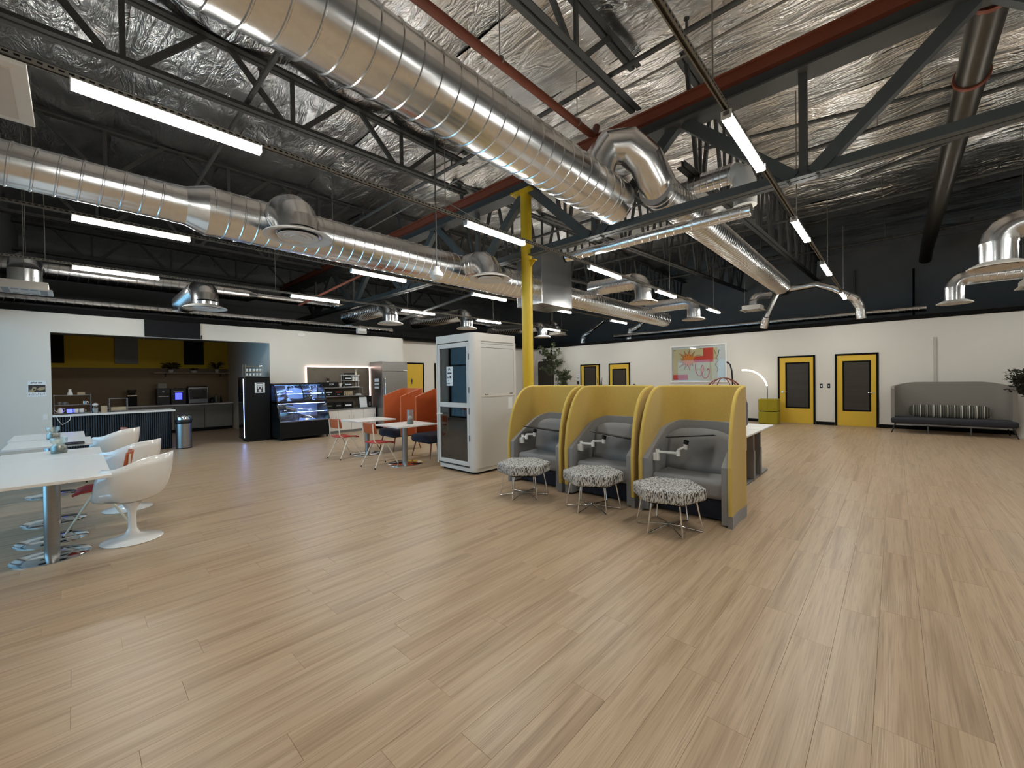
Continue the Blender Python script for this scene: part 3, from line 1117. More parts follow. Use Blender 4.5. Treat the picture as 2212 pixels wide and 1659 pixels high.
def square_diffuser(label, x, y, z, s, nk, ztop, src=None):
    d = thing('square_diffuser', label, 'air diffuser', (x, y, z), 0, 'square diffusers')
    h = s / 2
    MB().box(-h, -h, 0, h, h, 0.02).build('flange', 'grille', d, bevel=0.003)
    MB().box(-h * 0.84, -h * 0.84, 0.02, h * 0.84, h * 0.84, 0.15).build('back_box', 'grille', d, bevel=0.004)
    n = 5
    for i in range(n):
        for j in range(n):
            a = -h * 0.84 + i * h * 1.68 / n + 0.012
            b_ = -h * 0.84 + j * h * 1.68 / n + 0.012
            q = h * 1.68 / n - 0.024
            if i in (0, n - 1) or j in (0, n - 1):
                MB().box(a, b_, -0.002, a + q, b_ + q, 0.001).build('grille_cell', 'deskleg', d)
    for hx in (-0.25, 0.25):
        MB().cyl((hx * s / 0.66, 0, 0.15), (hx * s / 0.66, 0, ROOF - z - 0.05), 0.004, n=6).build('hanger_rod', 'strut', d)
    if nk:
        MB().cyl((0, 0, 0.15), (0, 0, ztop - z - 0.12), nk / 2, n=32).build('neck', 'duct', d, smooth=40)
        if src:
            MB().tube(elbow_pts((0, 0, ztop - z - 0.12), (0, 0, ztop - z + 0.12), (src[0] - x, src[1] - y, ztop - z + 0.12), 6), nk / 2, 32).build('elbow', 'duct', d, smooth=18)
    return d


square_diffuser('square white ceiling diffuser on a fat round neck at the far left', -11.3, -0.55, 3.25, 0.66, 0.42, 3.75, (-12.4, -0.55))
square_diffuser('square white diffuser partly seen at the right edge below a duct', 2.15, 13.2, 3.28, 0.62, 0.0, 3.6)
square_diffuser('small square white diffuser near the end of the far duct', -3.35, 15.1, 3.70, 0.62, 0.26, 4.12, (-3.0, 15.6))
square_diffuser('square white diffuser behind the small round one near the column', -11.6, 15.6, 3.62, 0.66, 0.30, 4.15, (-13.2, 15.6))
p = thing('return_panel', 'flat white return air panel cut off by the upper left corner', 'air vent', (-4.55, -0.62, 3.62))
MB().box(-0.45, -0.45, 0, 0.45, 0.45, 0.03).build('frame', 'white', p, bevel=0.004)
MB().box(-0.37, -0.37, -0.006, 0.37, 0.37, 0.0).build('panel', 'grille', p)

# ducts above and beyond the kitchen-side wall
d = thing('spiral_duct', 'dim spiral duct over the kitchen wall, behind the far left strip light', 'duct', (-14.5, YF, 4.27), 0, 'spiral ducts')
mb = MB()
spiral(mb, (0, 0, 0), (0, 4.9, 0), 0.20, 0.17, 0.008, 32)
mb.build('duct_body', 'duct', d, smooth=30)
MB().cyl((0, 4.9, 0), (0, 5.15, 0), 0.2, 0.11, n=32).build('reducer', 'duct', d, smooth=40)
mb = MB()
spiral(mb, (0, 5.15, 0), (0, 19.5, 0), 0.12, 0.15, 0.006, 28)
mb.build('duct_body', 'duct', d, smooth=30)
d = thing('small_spiral_duct', 'bright slim spiral duct lying along the top of the kitchen wall', 'duct', (-13.45, YF, 3.42))
mb = MB()
spiral(mb, (0, 0, 0), (0, 9.2, 0), 0.085, 0.14, 0.006, 24)
mb.build('duct_body', 'duct', d, smooth=30)
d = thing('small_spiral_duct', 'slim spiral duct lying along the top of the wall with the yellow doors', 'duct', (-9.5, 17.2, 3.5))
mb = MB()
spiral(mb, (0, 0, 0), (10.2, 0, 0), 0.085, 0.15, 0.006, 24)
mb.build('duct_body', 'duct', d, smooth=30)
for x, lb in ((-8.9, 'crooked foil flex duct dropping behind the wall left of the artwork'), (-11.4, 'crooked foil flex duct dropping behind the wall near the olive tree')):
    d = thing('flex_duct', lb, 'duct', (x, 17.4, 3.1), 0, 'flex ducts')
    MB().tube([(0, 0, 0), (0.02, 0, 0.35), (0.12, 0, 0.62), (0.4, 0, 0.72), (0.62, 0, 0.86)], [0.13, 0.14, 0.14, 0.13, 0.1], 14).build('flex_hose', 'foil', d, smooth=20)
    MB().tube([(0.62, 0, 0.86), (1.25, 0, 1.22)], 0.06, 14).build('rigid_pipe', 'duct', d, smooth=40)

# ================================================================ pipes
def pipe(name, label, pts, r, m='iron', n=14, cat='pipe', grp=None, hang=()):
    o = thing(name, label, cat, pts[0], 0, grp)
    q = Vector(pts[0])
    MB().tube([Vector(p) - q for p in pts], r, n).build('pipe_run', m, o, smooth=40)
    for hx, hy, hz in hang:
        e = Vector((hx, hy, hz)) - q
        MB().cyl(e, (e.x, e.y, ROOF - q.z - 0.1), 0.006, n=6).build('hanger_rod', 'strut', o)
        MB().cyl(e - Vector((0, 0.012, 0)) if abs((Vector(pts[-1]) - q).y) > abs((Vector(pts[-1]) - q).x) else e - Vector((0.012, 0, 0)), e + (Vector((0, 0.012, 0)) if abs((Vector(pts[-1]) - q).y) > abs((Vector(pts[-1]) - q).x) else Vector((0.012, 0, 0))), r + 0.012, n=16).build('hanger_ring', 'strut', o)
    return o


pipe('sprinkler_main', 'red sprinkler main running beside the largest duct to the girder', [(-3.78, YF, 5.70), (-3.78, 6.15, 5.74), (-3.78, 6.24, 5.8), (-3.78, 6.3, 5.95)], 0.058, 'red', 18, 'pipe', None, [(-3.78, 3.9, 5.75), (-3.78, 5.7, 5.75)])
for y, z, lb in ((5.35, 5.92, 'dark sprinkler branch pipe crossing the joists just before the girder'), (1.9, 5.88, 'dark sprinkler branch pipe crossing the joists at the upper left'),
                 (9.4, 5.75, 'dark sprinkler branch pipe crossing just beyond the girder'), (13.2, 5.75, 'dark sprinkler branch pipe crossing midway down the far bay'), (17.2, 5.75, 'dark sprinkler branch pipe crossing near the back wall')):
    o = pipe('sprinkler_branch', lb, [(-12.0, y, z), (XS - 0.1, y, z)], 0.035, 'iron', 10, 'pipe', 'sprinkler branch pipes')
    for sx in (-10.3, -6.6, -1.9, 1.6):
        MB().cyl((sx + 12, 0, 0.03), (sx + 12, 0, 0.15), 0.016, n=8).cyl((sx + 12, 0, 0.15), (sx + 12, 0, 0.165), 0.035, n=12).build('sprinkler_head', 'iron', o)
    for sx in (-9.0, -4.9, -0.2):
        MB().cyl((sx + 12, 0, 0.03), (sx + 12, 0, 0.62), 0.006, n=6).build('hanger_rod', 'strut', o)
o = pipe('bracing_rod', 'thin grey rod crossing beside the near sprinkler branch', [(-12, 5.75, 5.86), (XS - 0.1, 5.62, 5.9)], 0.016, 'strut', 8, 'rod')
o = pipe('roof_drain_pipe', 'thick dark drain pipe with red clamps at the upper right', [(0.80, YF, 5.70), (0.80, 19.5, 5.70), (0.78, 19.9, 5.45)], 0.165, 'rustpipe', 28)
for y in (6.9, 8.6):
    k_ = ring(MB(), [(0.167, -0.035), (0.19, -0.035), (0.19, 0.035), (0.167, 0.035)]).build('clamp', 'red', o)
    k_.rotation_euler = (PI / 2, 0, 0)
    k_.location = (0, y - YF, 0)
pipe('conduit', 'dark conduit in the back corner rising from the white wall', [(0.55, YB - 0.3, 3.1), (0.55, YB - 0.3, 5.6)], 0.035, 'blackm', 10, 'conduit')
pipe('conduit', 'pale vertical conduit on the dark back wall', [(-1.2, YB - 0.1, 3.1), (-1.2, YB - 0.1, 5.9)], 0.03, 'strut', 10, 'conduit')
pipe('brace_bar', 'long dark brace bar crossing the thick drain pipe', [(-2.4, 7.6, 5.55), (1.7, 9.2, 5.78)], 0.03, 'iron', 8, 'brace')
pipe('brace_bar', 'short dark knee brace under the thick drain pipe', [(-0.4, 9.4, 5.0), (0.7, 10.2, 5.5)], 0.035, 'iron', 8, 'brace')
pipe('brace_bar', 'brown diagonal brace on the left beyond the round diffuser', [(-9.6, 6.5, 5.2), (-12.9, 4.6, 3.85)], 0.035, 'red', 8, 'brace')
pipe('brace_bar', 'dark diagonal brace meeting the brown one above the far wall lights', [(-7.4, 8.2, 4.3), (-12.9, 7.4, 3.5)], 0.045, 'iron', 8, 'brace')
pipe('thin_cable', 'thin pale cable slanting toward the yellow column', [(-6.6, 5.3, 5.15), (-5.5, 5.9, 4.35)], 0.008, 'strut', 6, 'cable')

# pendant loudspeaker on a rod in front of the left duct
s = thing('pendant_speaker', 'small white pendant speaker on a dark rod before the left duct', 'speaker', (-5.0, 3.737, 3.12))
MB().cyl((0, 0, 0.12), (0, 0, ROOF - 3.12 - 0.02), 0.011, n=8).build('rod', 'iron', s)
MB().lathe([(0.04, 0.14), (0.05, 0.10), (0.055, 0.09), (0.09, 0.06), (0.10, 0.0), (0.07, -0.045), (0.02, -0.06)][::-1], n=28).build('shell', 'white', s, smooth=40)

e = thing('emergency_light', 'small white emergency light box at the top of the wall above the refrigerator', 'emergency light', (-12.72, 6.42, 3.13))
MB().box(0, -0.15, 0, 0.14, 0.15, 0.15).build('case', 'white', e, bevel=0.008)
MB().box(0.14, -0.12, 0.02, 0.146, 0.12, 0.06).build('lens_strip', 'glass', e)
MB().box(-0.17, -0.04, 0.02, 0.0, 0.04, 0.06).build('wall_arm', 'deskleg', e)
# ================================================================ kitchen recess
KX = -17.5
wk = bpy.data.objects.new('wall_kitchen_back', None)
COL.objects.link(wk)
struct(wk)
MB().box(KX - 0.12, -1.1, 2.09, KX, KY1, WT - 0.04).build('upper_wall', 'kyel', wk)
MB().box(KX - 0.12, -1.1, 0, KX + 0.012, KY1, 2.09).build('backsplash', 'kbrown', wk)
struct(MB().box(KX - 0.12, KY1, 0, XL - 0.14, KY1 + 0.13, WT - 0.04).build('wall_kitchen_right', 'wall'))
struct(MB().box(KX - 0.12, -1.2, 0, XL - 0.14, -1.1, WT - 0.04).build('wall_kitchen_left', 'kyel'))
struct(MB().box(KX - 0.12, -1.2, WT - 0.08, XL - 0.14, KY1 + 0.13, WT - 0.04).build('ceiling_kitchen', 'dark'))
for y0, y1, m, lb in ((-0.62, -0.16, 'blackm', 'dark acoustic panel at the left of the yellow kitchen wall'), (0.88, 1.42, 'kcab', 'pale grey acoustic panel on the yellow kitchen wall'), (2.56, 3.10, 'blackm', 'dark acoustic panel above the kitchen shelf')):
    tag(MB().box(KX, y0, 2.22, KX + 0.05, y1, 3.04).build('acoustic_panel', m, None, bevel=0.008), lb, 'wall panel', 'kitchen acoustic panels')
# wall shelf with three plants
sh = thing('wall_shelf', 'long thin wooden shelf on the brown kitchen backsplash', 'shelf', (KX + 0.012, 1.76, 1.92))
MB().box(0, 0, 0, 0.24, 2.1, 0.03).build('board', 'kraft', sh, bevel=0.003)
for y in (0.3, 1.8):
    MB().box(0, y, -0.12, 0.02, y + 0.02, 0).box(0, y, -0.02, 0.2, y + 0.02, 0).build('bracket', 'blackm', sh)


def leafy(name, label, loc, n, R, hgt, potr, poth, seed, lm='leafd', potm='pot', lsz=0.07, grp=None, trunk=0.0, cat='plant', droop=0.3):
    rg = random.Random(seed)
    t = thing(name, label, cat, loc, 0, grp)
    MB().lathe([(potr * 0.7, 0), (potr * 0.92, poth * 0.5), (potr, poth), (potr * 0.88, poth), (potr * 0.85, poth * 0.85), (0.005, poth * 0.85)], n=24).build('pot', potm, t, smooth=40)
    st = MB()
    lf = MB()
    for i in range(n):
        a = rg.random() * 2 * PI
        rr = R * (0.35 + 0.65 * rg.random())
        zz = poth + trunk + hgt * (0.25 + 0.75 * rg.random())
        tip = Vector((rr * math.cos(a), rr * math.sin(a), zz - droop * rr * 0.5))
        mid = Vector((tip.x * 0.45, tip.y * 0.45, poth + trunk + (zz - poth - trunk) * 0.75))
        st.tube([(0, 0, poth * 0.85 + trunk * 0.9), mid, tip], [0.006, 0.004, 0.002], 4, False)
        d = (tip - mid).normalized()
        sd = d.cross(Vector((rg.uniform(-0.4, 0.4), rg.uniform(-0.4, 0.4), 1))).normalized()
        up = sd.cross(d)
        s = lsz * rg.uniform(0.7, 1.3)
        q = [tip - d * s * 0.9, tip - d * s * 0.2 + sd * s * 0.42 + up * 0.1 * s, tip + d * s * 0.9 - up * 0.15 * s, tip - d * s * 0.2 - sd * s * 0.42 + up * 0.1 * s]
        lf.add(q, [(0, 1, 2), (0, 2, 3)])
    if trunk:
        st.tube([(0, 0, poth * 0.8), (0.01, 0.0, poth + trunk * 0.5), (-0.01, 0.01, poth + trunk)], [0.018, 0.014, 0.011], 8)
    st.build('stems', 'bark', t)
    lf.build('leaves', lm, t)['kind'] = 'stuff'
    return t


leafy('shelf_plant', 'large dark bushy plant on the left of the kitchen shelf', (KX + 0.13, 2.2, 1.95), 60, 0.26, 0.24, 0.07, 0.10, 1, lsz=0.09)
leafy('shelf_plant', 'low plant in a pale bowl at the middle of the kitchen shelf', (KX + 0.13, 2.8, 1.95), 30, 0.13, 0.10, 0.11, 0.07, 2, lsz=0.05)
leafy('shelf_plant', 'tall dark plant on the right of the kitchen shelf', (KX + 0.13, 3.45, 1.95), 55, 0.25, 0.26, 0.06, 0.12, 3, lsz=0.08)

# base cabinets and worktop
CX = -16.86
for i, y0 in enumerate((0.62, 1.41, 2.20, 2.99)):
    y1 = y0 + 0.785
    cb = thing('base_cabinet', 'grey kitchen base cabinet, %s from the right under the back worktop' % ['fourth', 'third', 'second', 'first'][i], 'cabinet', (CX, y0, 0), 0, 'kitchen base cabinets')
    MB().box(-0.6, 0.002, 0.1, -0.02, 0.783, 0.875).build('body', 'kcab', cb)
    MB().box(-0.6, 0.002, 0, -0.07, 0.783, 0.1).build('toe_kick', 'blackm', cb)
    dr = MB().box(-0.02, 0.006, 0.70, 0, 0.779, 0.868).build('drawer', 'kcab', cb, bevel=0.002)
    MB().box(0.0, 0.006, 0.855, 0.012, 0.779, 0.862).build('pull', 'deskleg', dr)
    MB().box(-0.02, 0.006, 0.108, 0, 0.779, 0.69).build('door', 'kcab', cb, bevel=0.002)
tag(MB().box(KX + 0.012, 0.6, 0.876, CX + 0.03, KY1 - 0.005, 0.912).build('countertop', 'lam', None, bevel=0.003), 'long white worktop along the dark kitchen back wall', 'worktop')
Z1 = 0.912


def simple(name, label, cat, loc, parts, rz=0, grp=None):
    t = thing(name, label, cat, loc, rz, grp)
    for nm, m, fn, kw in parts:
        mb = MB()
        fn(mb)
        mb.build(nm, m, t, **kw)
    return t


B4 = dict(bevel=0.006)
SM = dict(smooth=40)
simple('coffee_grinder', 'dark coffee grinder with a steel rim at the left of the back worktop', 'coffee grinder', (-17.15, 1.23, Z1), [
    ('body', 'blackm', lambda m: m.box(-0.1, -0.11, 0, 0.1, 0.11, 0.3), B4), ('steel_band', 'chrome', lambda m: m.box(-0.104, -0.114, 0.3, 0.104, 0.114, 0.335), B4),
    ('hopper', 'gdoor', lambda m: m.lathe([(0.06, 0.335), (0.11, 0.48), (0.11, 0.5)], n=20), SM)])
simple('coffee_machine', 'black coffee machine with a steel handle and clear hopper', 'coffee machine', (-17.15, 1.95, Z1), [
    ('body', 'blackp', lambda m: m.box(-0.2, -0.16, 0, 0.2, 0.16, 0.52), B4), ('handle', 'chrome', lambda m: m.box(0.2, -0.13, 0.26, 0.235, 0.13, 0.285), B4),
    ('badge', 'deskleg', lambda m: m.cyl((0.2, 0, 0.42), (0.204, 0, 0.42), 0.03, n=16), SM), ('hopper', 'gdark', lambda m: m.box(-0.1, -0.12, 0.52, 0.1, 0.1, 0.7), B4)])
simple('touch_coffee_machine', 'black touch-screen machine with a glowing blue display', 'coffee machine', (-17.15, 2.33, Z1), [
    ('body', 'blackp', lambda m: m.box(-0.2, -0.19, 0, 0.18, 0.19, 0.50), B4), ('display', 'blues', lambda m: m.box(0.18, -0.085, 0.16, 0.186, 0.085, 0.37), {}),
    ('trim_bar', 'chrome', lambda m: m.box(0.18, -0.12, 0.40, 0.19, 0.12, 0.412), {}), ('lid', 'chrome', lambda m: m.lathe([(0.11, 0.5), (0.1, 0.53), (0.03, 0.55)], n=24), SM)])
simple('toaster_oven', 'steel-framed toaster oven with dark glass door', 'oven', (-17.12, 2.84, Z1), [
    ('body', 'steel', lambda m: m.box(-0.22, -0.26, 0.02, 0.2, 0.26, 0.54), B4), ('glass_door', 'gdoor', lambda m: m.box(0.2, -0.24, 0.15, 0.212, 0.24, 0.51), {}),
    ('handle', 'chrome', lambda m: m.box(0.225, -0.22, 0.19, 0.24, 0.12, 0.215).box(0.21, -0.2, 0.195, 0.225, -0.18, 0.21).box(0.21, 0.08, 0.195, 0.225, 0.1, 0.21), {}),
    ('control_strip', 'chrome', lambda m: m.box(0.212, 0.1, 0.40, 0.218, 0.24, 0.425), {}), ('lower_panel', 'deskleg', lambda m: m.box(0.2, -0.25, 0.03, 0.21, 0.25, 0.14), {}),
    ('top_tray', 'blackm', lambda m: m.box(-0.18, -0.24, 0.54, 0.16, 0.24, 0.58), B4)])
simple('kettle', 'small black kettle beside the toaster oven', 'kettle', (-17.1, 3.24, Z1), [
    ('body', 'blackp', lambda m: m.lathe([(0.07, 0), (0.085, 0.06), (0.07, 0.15), (0.03, 0.19)], n=20), SM), ('handle', 'blackp', lambda m: m.tube([(0, -0.07, 0.14), (0, -0.12, 0.13), (0, -0.125, 0.06), (0, -0.085, 0.04)], 0.009, 8), SM)])
simple('bottle', 'slim dark bottle on the back worktop right of the kettle', 'bottle', (-17.1, 3.5, Z1), [
    ('body', 'blackp', lambda m: m.lathe([(0.035, 0), (0.035, 0.14), (0.015, 0.19), (0.015, 0.22)], n=16), SM), ('cap', 'blackm', lambda m: m.cyl((0, 0, 0.22), (0, 0, 0.24), 0.017, n=12), SM)])
simple('soap_dispenser', 'pale soap dispenser behind the dark bottle on the worktop', 'dispenser', (-17.3, 3.4, Z1), [
    ('body', 'kcab', lambda m: m.lathe([(0.05, 0), (0.05, 0.2), (0.03, 0.25)], n=16), SM), ('pump', 'blackm', lambda m: m.tube([(0, 0, 0.25), (0, 0, 0.29), (0.05, 0, 0.29)], 0.008, 6), SM)])

# island counter with fluted front
isl = thing('island_counter', 'navy slatted island counter in the kitchen opening', 'counter', (-12.90, KY0, 0))
MB().box(-0.66, 0.01, 0.0, -0.03, 1.94, 0.905).build('body', 'blackm', isl)
s0 = MB().prism([(-0.03, 0), (-0.03, 0.032), (-0.004, 0.026), (-0.0, 0.016), (-0.004, 0.006)], 0.02, 0.905).build('slat', 'flute', isl)
s0.location = (0, 0.02, 0)
sm = s0.data
for i in range(1, 50):
    o = bpy.data.objects.new('slat', sm)
    COL.objects.link(o)
    o.parent = isl
    o.location = (0, 0.02 + i * 0.0382, 0)
tag(MB().box(-13.60, KY0 + 0.005, 0.906, -12.86, 1.70, 0.948).build('countertop', 'lam', None, bevel=0.004), 'white countertop on the navy slatted island', 'worktop')
ZI = 0.948
# wire rack with cups
rk = thing('wire_rack', 'three-shelf wire rack of cups at the left end of the island', 'rack', (-13.2, -0.29, ZI))
for z in (0.02, 0.195, 0.405):
    mb = MB().box(-0.16, 0, z, 0.16, 0.56, z + 0.006)
    mb.tube([(-0.16, 0, z), (0.16, 0, z), (0.16, 0.56, z), (-0.16, 0.56, z)], 0.006, 6, closed=True)
    mb.build('shelf', 'deskleg', rk)
for x in (-0.155, 0.155):
    for y in (0.005, 0.555):
        MB().cyl((x, y, 0), (x, y, 0.43), 0.006, n=6).build('post', 'deskleg', rk)


def mug(label, loc, m, r=0.04, h=0.085, grp='cups on the island'):
    t = thing('mug', label, 'cup', loc, 0, grp)
    MB().lathe([(r * 0.85, 0), (r, 0.02), (r, h), (r * 0.9, h), (r * 0.88, 0.02), (0.003, 0.015)], n=18).build('body', m, t, smooth=40)
    MB().tube([(0, r * 0.95, h * 0.8), (0, r * 1.6, h * 0.7), (0, r * 1.6, h * 0.3), (0, r * 0.95, h * 0.2)], 0.006, 6).build('handle', m, t, smooth=40)


mug('glowing blue cup on the bottom shelf of the wire rack', (-13.1, -0.06, ZI + 0.026), 'blueg', 0.045)
mug('violet lit cup beside the glowing blue one', (-13.1, 0.035, ZI + 0.026), 'white')
mug('plain white cup at the right of the bottom rack shelf', (-13.1, 0.12, ZI + 0.026), 'white')
mug('dim cup at the left of the middle rack shelf', (-13.1, -0.21, ZI + 0.201), 'deskleg', 0.03, 0.06)
mug('second dim cup from the left on the middle rack shelf', (-13.1, -0.13, ZI + 0.201), 'deskleg', 0.03, 0.06)
mug('small shiny cup at the right of the middle rack shelf', (-13.1, 0.17, ZI + 0.201), 'chrome', 0.035, 0.07)
lt = bpy.data.lights.new('blue_cup_fill', 'POINT')  # added point light that spreads the glowing cup's blue over the rack
lt.energy = 0.5
lt.color = (0.15, 0.15, 1.0)
lt.shadow_soft_size = 0.03
lo = bpy.data.objects.new('blue_cup_fill_light', lt)
COL.objects.link(lo)
lo.location = (-13.22, -0.06, ZI + 0.13)
lo.parent = rk
lo.matrix_parent_inverse = Matrix.Translation(rk.location).inverted()
simple('pitcher', 'white gooseneck pitcher at the left of the bottom rack shelf', 'pitcher', (-13.12, -0.2, ZI + 0.026), [
    ('body', 'white', lambda m: m.lathe([(0.05, 0), (0.045, 0.05), (0.03, 0.1), (0.022, 0.12)], n=18), SM), ('spout', 'white', lambda m: m.tube([(0, -0.045, 0.03), (0, -0.08, 0.06), (0, -0.085, 0.11)], [0.009, 0.007, 0.005], 8), SM), ('handle', 'white', lambda m: m.tube([(0, 0.03, 0.1), (0, 0.07, 0.1), (0, 0.07, 0.04), (0, 0.045, 0.03)], 0.006, 6), SM)])
simple('flask', 'pale grey bottle standing on top of the wire rack', 'bottle', (-13.2, -0.05, ZI + 0.411), [
    ('body', 'paper', lambda m: m.lathe([(0.045, 0), (0.045, 0.03), (0.025, 0.08), (0.02, 0.1)], n=18), SM), ('cap', 'white', lambda m: m.cyl((0, 0, 0.1), (0, 0, 0.13), 0.024, n=14), SM)])
tag(MB().box(-13.28, 0.06, ZI + 0.411, -13.14, 0.18, ZI + 0.47).build('small_carton', 'kraft', None, bevel=0.004), 'low tan carton on top of the wire rack', 'box')
simple('glass_jar', 'lidded glass jar beside the wire rack on the island', 'jar', (-13.1, 0.33, ZI), [
    ('body', 'glass', lambda m: m.lathe([(0.05, 0), (0.055, 0.03), (0.055, 0.14), (0.04, 0.17)], n=20), SM), ('contents', 'white', lambda m: m.lathe([(0.045, 0.01), (0.045, 0.1)], n=16), SM), ('lid', 'white', lambda m: m.lathe([(0.048, 0.17), (0.048, 0.2), (0.015, 0.22)], n=18), SM)])
tag(MB().box(-13.25, 0.42, ZI, -13.05, 0.52, ZI + 0.15).build('tea_box', 'kraft', None, bevel=0.004), 'upright tan tea box right of the glass jar', 'box')
r2_ = thing('condiment_tray', 'low two-tier tray of packets at the middle of the island', 'tray', (-13.2, 0.55, ZI))
for z in (0.02, 0.3):
    MB().box(-0.13, 0, z, 0.13, 0.32, z + 0.012).build('tier', 'deskleg', r2_)
for y in (0.01, 0.31):
    MB().cyl((-0.12, y, 0), (-0.12, y, 0.31), 0.006, n=6).cyl((0.12, y, 0), (0.12, y, 0.31), 0.006, n=6).build('post', 'deskleg', r2_)
MB().box(-0.1, 0.03, 0.032, 0.1, 0.29, 0.11).build('packets', 'kraft', r2_, bevel=0.005)
o = thing('cable', 'white power cable looping below the island top', 'cable', (-12.83, -0.25, 0.93))
MB().tube([(0, 0, 0), (0.01, 0.02, -0.08), (0.01, 0.08, -0.19), (0.01, 0.16, -0.13), (0.01, 0.2, -0.08), (0, 0.2, 0)], 0.006, 8).build('cord', 'white', o, smooth=60)
o = thing('wall_outlet', 'white wall outlet at the left edge of the kitchen opening', 'outlet', (XL, -0.40, 0.92))
MB().box(0, -0.035, -0.06, 0.006, 0.035, 0.06).build('plate', 'white', o, bevel=0.002)
for z in (-0.025, 0.025):
    MB().box(0.006, -0.014, z - 0.012, 0.008, 0.014, z + 0.012).build('socket', 'paper', o)

# ================================================================ things on and along the kitchen-side wall
tv = thing('wall_screen', 'long dark switched-off menu screen above the kitchen opening', 'screen', (XL, 1.165, 2.70))
MB().box(0, 0, 0, 0.05, 1.06, 0.395).build('casing', 'blackm', tv, bevel=0.004)
MB().box(0.05, 0.015, 0.015, 0.053, 1.045, 0.38).build('display', 'screen', tv)
MB().box(0, 1.085, 0.0, 0.03, 1.1, 0.10).build('cable_clip', 'blackm', tv)
o = thing('oval_speaker', 'flat white oval ceiling-speaker plate high on the white wall', 'speaker', (XL, 4.66, 2.985))
MB().lathe([(0.13, 0), (0.13, 0.012), (0.11, 0.022), (0.1, 0.016), (0.01, 0.018)], n=36, sy=0.5).build('plate', 'white', o, smooth=30)
o.children[0].rotation_euler = (PI / 2, 0, PI / 2)
# notice on the wall: headline, picture of hands with a cup, line of small print
nt_ = thing('wall_notice', 'white printed notice with a photo of a hand and cup on the left wall', 'poster', (XL, -0.635, 1.345))
MB().box(0, 0, 0, 0.004, 0.255, 0.33).build('sheet', 'paper', nt_)
MB().box(0.004, 0.012, 0.095, 0.005, 0.243, 0.245).build('photo', 'ink', nt_)
mb = MB()
for pts in ([(0.05, 0.14), (0.07, 0.2), (0.1, 0.21), (0.12, 0.19), (0.11, 0.13), (0.08, 0.11)], [(0.12, 0.15), (0.16, 0.19), (0.235, 0.2), (0.235, 0.15), (0.17, 0.13)], [(0.02, 0.10), (0.03, 0.15), (0.06, 0.13), (0.1, 0.1)]):
    mb.prism(pts, 0.005, 0.0056, 'x')
mb.build('photo_shapes', 'kraft', nt_)
MB().prism([(0.075, 0.135), (0.08, 0.17), (0.105, 0.17), (0.108, 0.135)], 0.0056, 0.006, 'x').build('cup_shape', 'ink', nt_)


def text(body, size, loc, rot, m, parent, name='lettering', ext=0.0006, align='CENTER'):
    cu = bpy.data.curves.new(name, 'FONT')
    cu.body = body
    cu.size = size
    cu.extrude = ext
    cu.align_x = align
    cu.align_y = 'CENTER'
    t = bpy.data.objects.new(name, cu)
    COL.objects.link(t)
    dg = bpy.context.evaluated_depsgraph_get()
    me = bpy.data.meshes.new_from_object(t.evaluated_get(dg))
    bpy.data.objects.remove(t)
    me.materials.clear()
    me.materials.append(M[m])
    o = bpy.data.objects.new(name, me)
    COL.objects.link(o)
    o.parent = parent
    o.location = loc
    o.rotation_euler = rot
    return o


RX = (PI / 2, 0, PI / 2)                       # faces +X
RYM = (PI / 2, 0, 0)                           # faces -Y
mb = MB()                                      # headline and footer are too blurred to read: letter-sized marks
for k, (y, w_) in enumerate(((0.045, 0.016), (0.064, 0.014), (0.081, 0.013), (0.097, 0.014), (0.114, 0.013), (0.145, 0.015), (0.163, 0.014), (0.180, 0.016))):
    mb.box(0.004, y, 0.272 + 0.004 * (k % 3), 0.005, y + w_, 0.300 - 0.003 * (k % 2))
mb.build('headline', 'ink', nt_)
mb = MB()
for k in range(9):
    mb.box(0.004, 0.016 + k * 0.025, 0.036 + 0.006 * (k % 2), 0.005, 0.03 + k * 0.025, 0.072 - 0.008 * ((k + 1) % 3))
mb.build('footer', 'deskleg', nt_)

# trash can
t = thing('trash_can', 'round steel trash can with a black band beside the island', 'trash can', (-12.72, 1.83, 0))
MB().cyl((0, 0, 0.0), (0, 0, 0.02), 0.158, n=36).build('base_ring', 'blackp', t, smooth=40)
MB().cyl((0, 0, 0.02), (0, 0, 0.60), 0.155, n=40).build('body', 'steel', t, smooth=40)
MB().lathe([(0.162, 0.60), (0.168, 0.63), (0.168, 0.68), (0.155, 0.70)], n=40).build('band', 'blackp', t, smooth=40)
MB().lathe([(0.152, 0.70), (0.15, 0.75), (0.12, 0.80), (0.05, 0.815), (0.005, 0.816)], n=40).build('lid', 'chrome', t, smooth=50)

# black beverage cooler, glass door turned to the kitchen side
t = thing('beverage_cooler', 'tall black beverage cooler with a lit glass door facing left', 'refrigerator', (-13.03, 3.12, 0))
MB().box(-0.06, 0.0, 0.06, 0.50, 0.56, 1.735).build('cabinet', 'blackm', t, bevel=0.006)
MB().box(-0.03, 0.03, 0.0, 0.47, 0.53, 0.06).build('plinth', 'blackp', t)
MB().box(-0.06, -0.05, 0.07, 0.50, -0.002, 1.72).build('door_frame', 'blackp', t, bevel=0.005)
MB().box(-0.02, -0.058, 0.14, 0.46, -0.05, 1.66).build('door_glass', 'glass', t)
MB().box(0.462, -0.056, 0.12, 0.47, -0.05, 1.68).build('light_strip', 'blueled', t)
for z in (0.45, 0.8, 1.15):
    MB().box(-0.02, -0.049, z, 0.44, -0.046, z + 0.2).build('lit_shelf', 'slate', t)
for x, y in ((0.04, 0.05), (0.44, 0.05), (0.04, 0.5), (0.44, 0.5)):
    MB().cyl((x, y, 0), (x, y, 0.03), 0.02, n=10).build('foot', 'chrome', t)
st = MB().box(0.50, 0.20, 1.30, 0.503, 0.44, 1.575).build('sticker', 'paper', t)
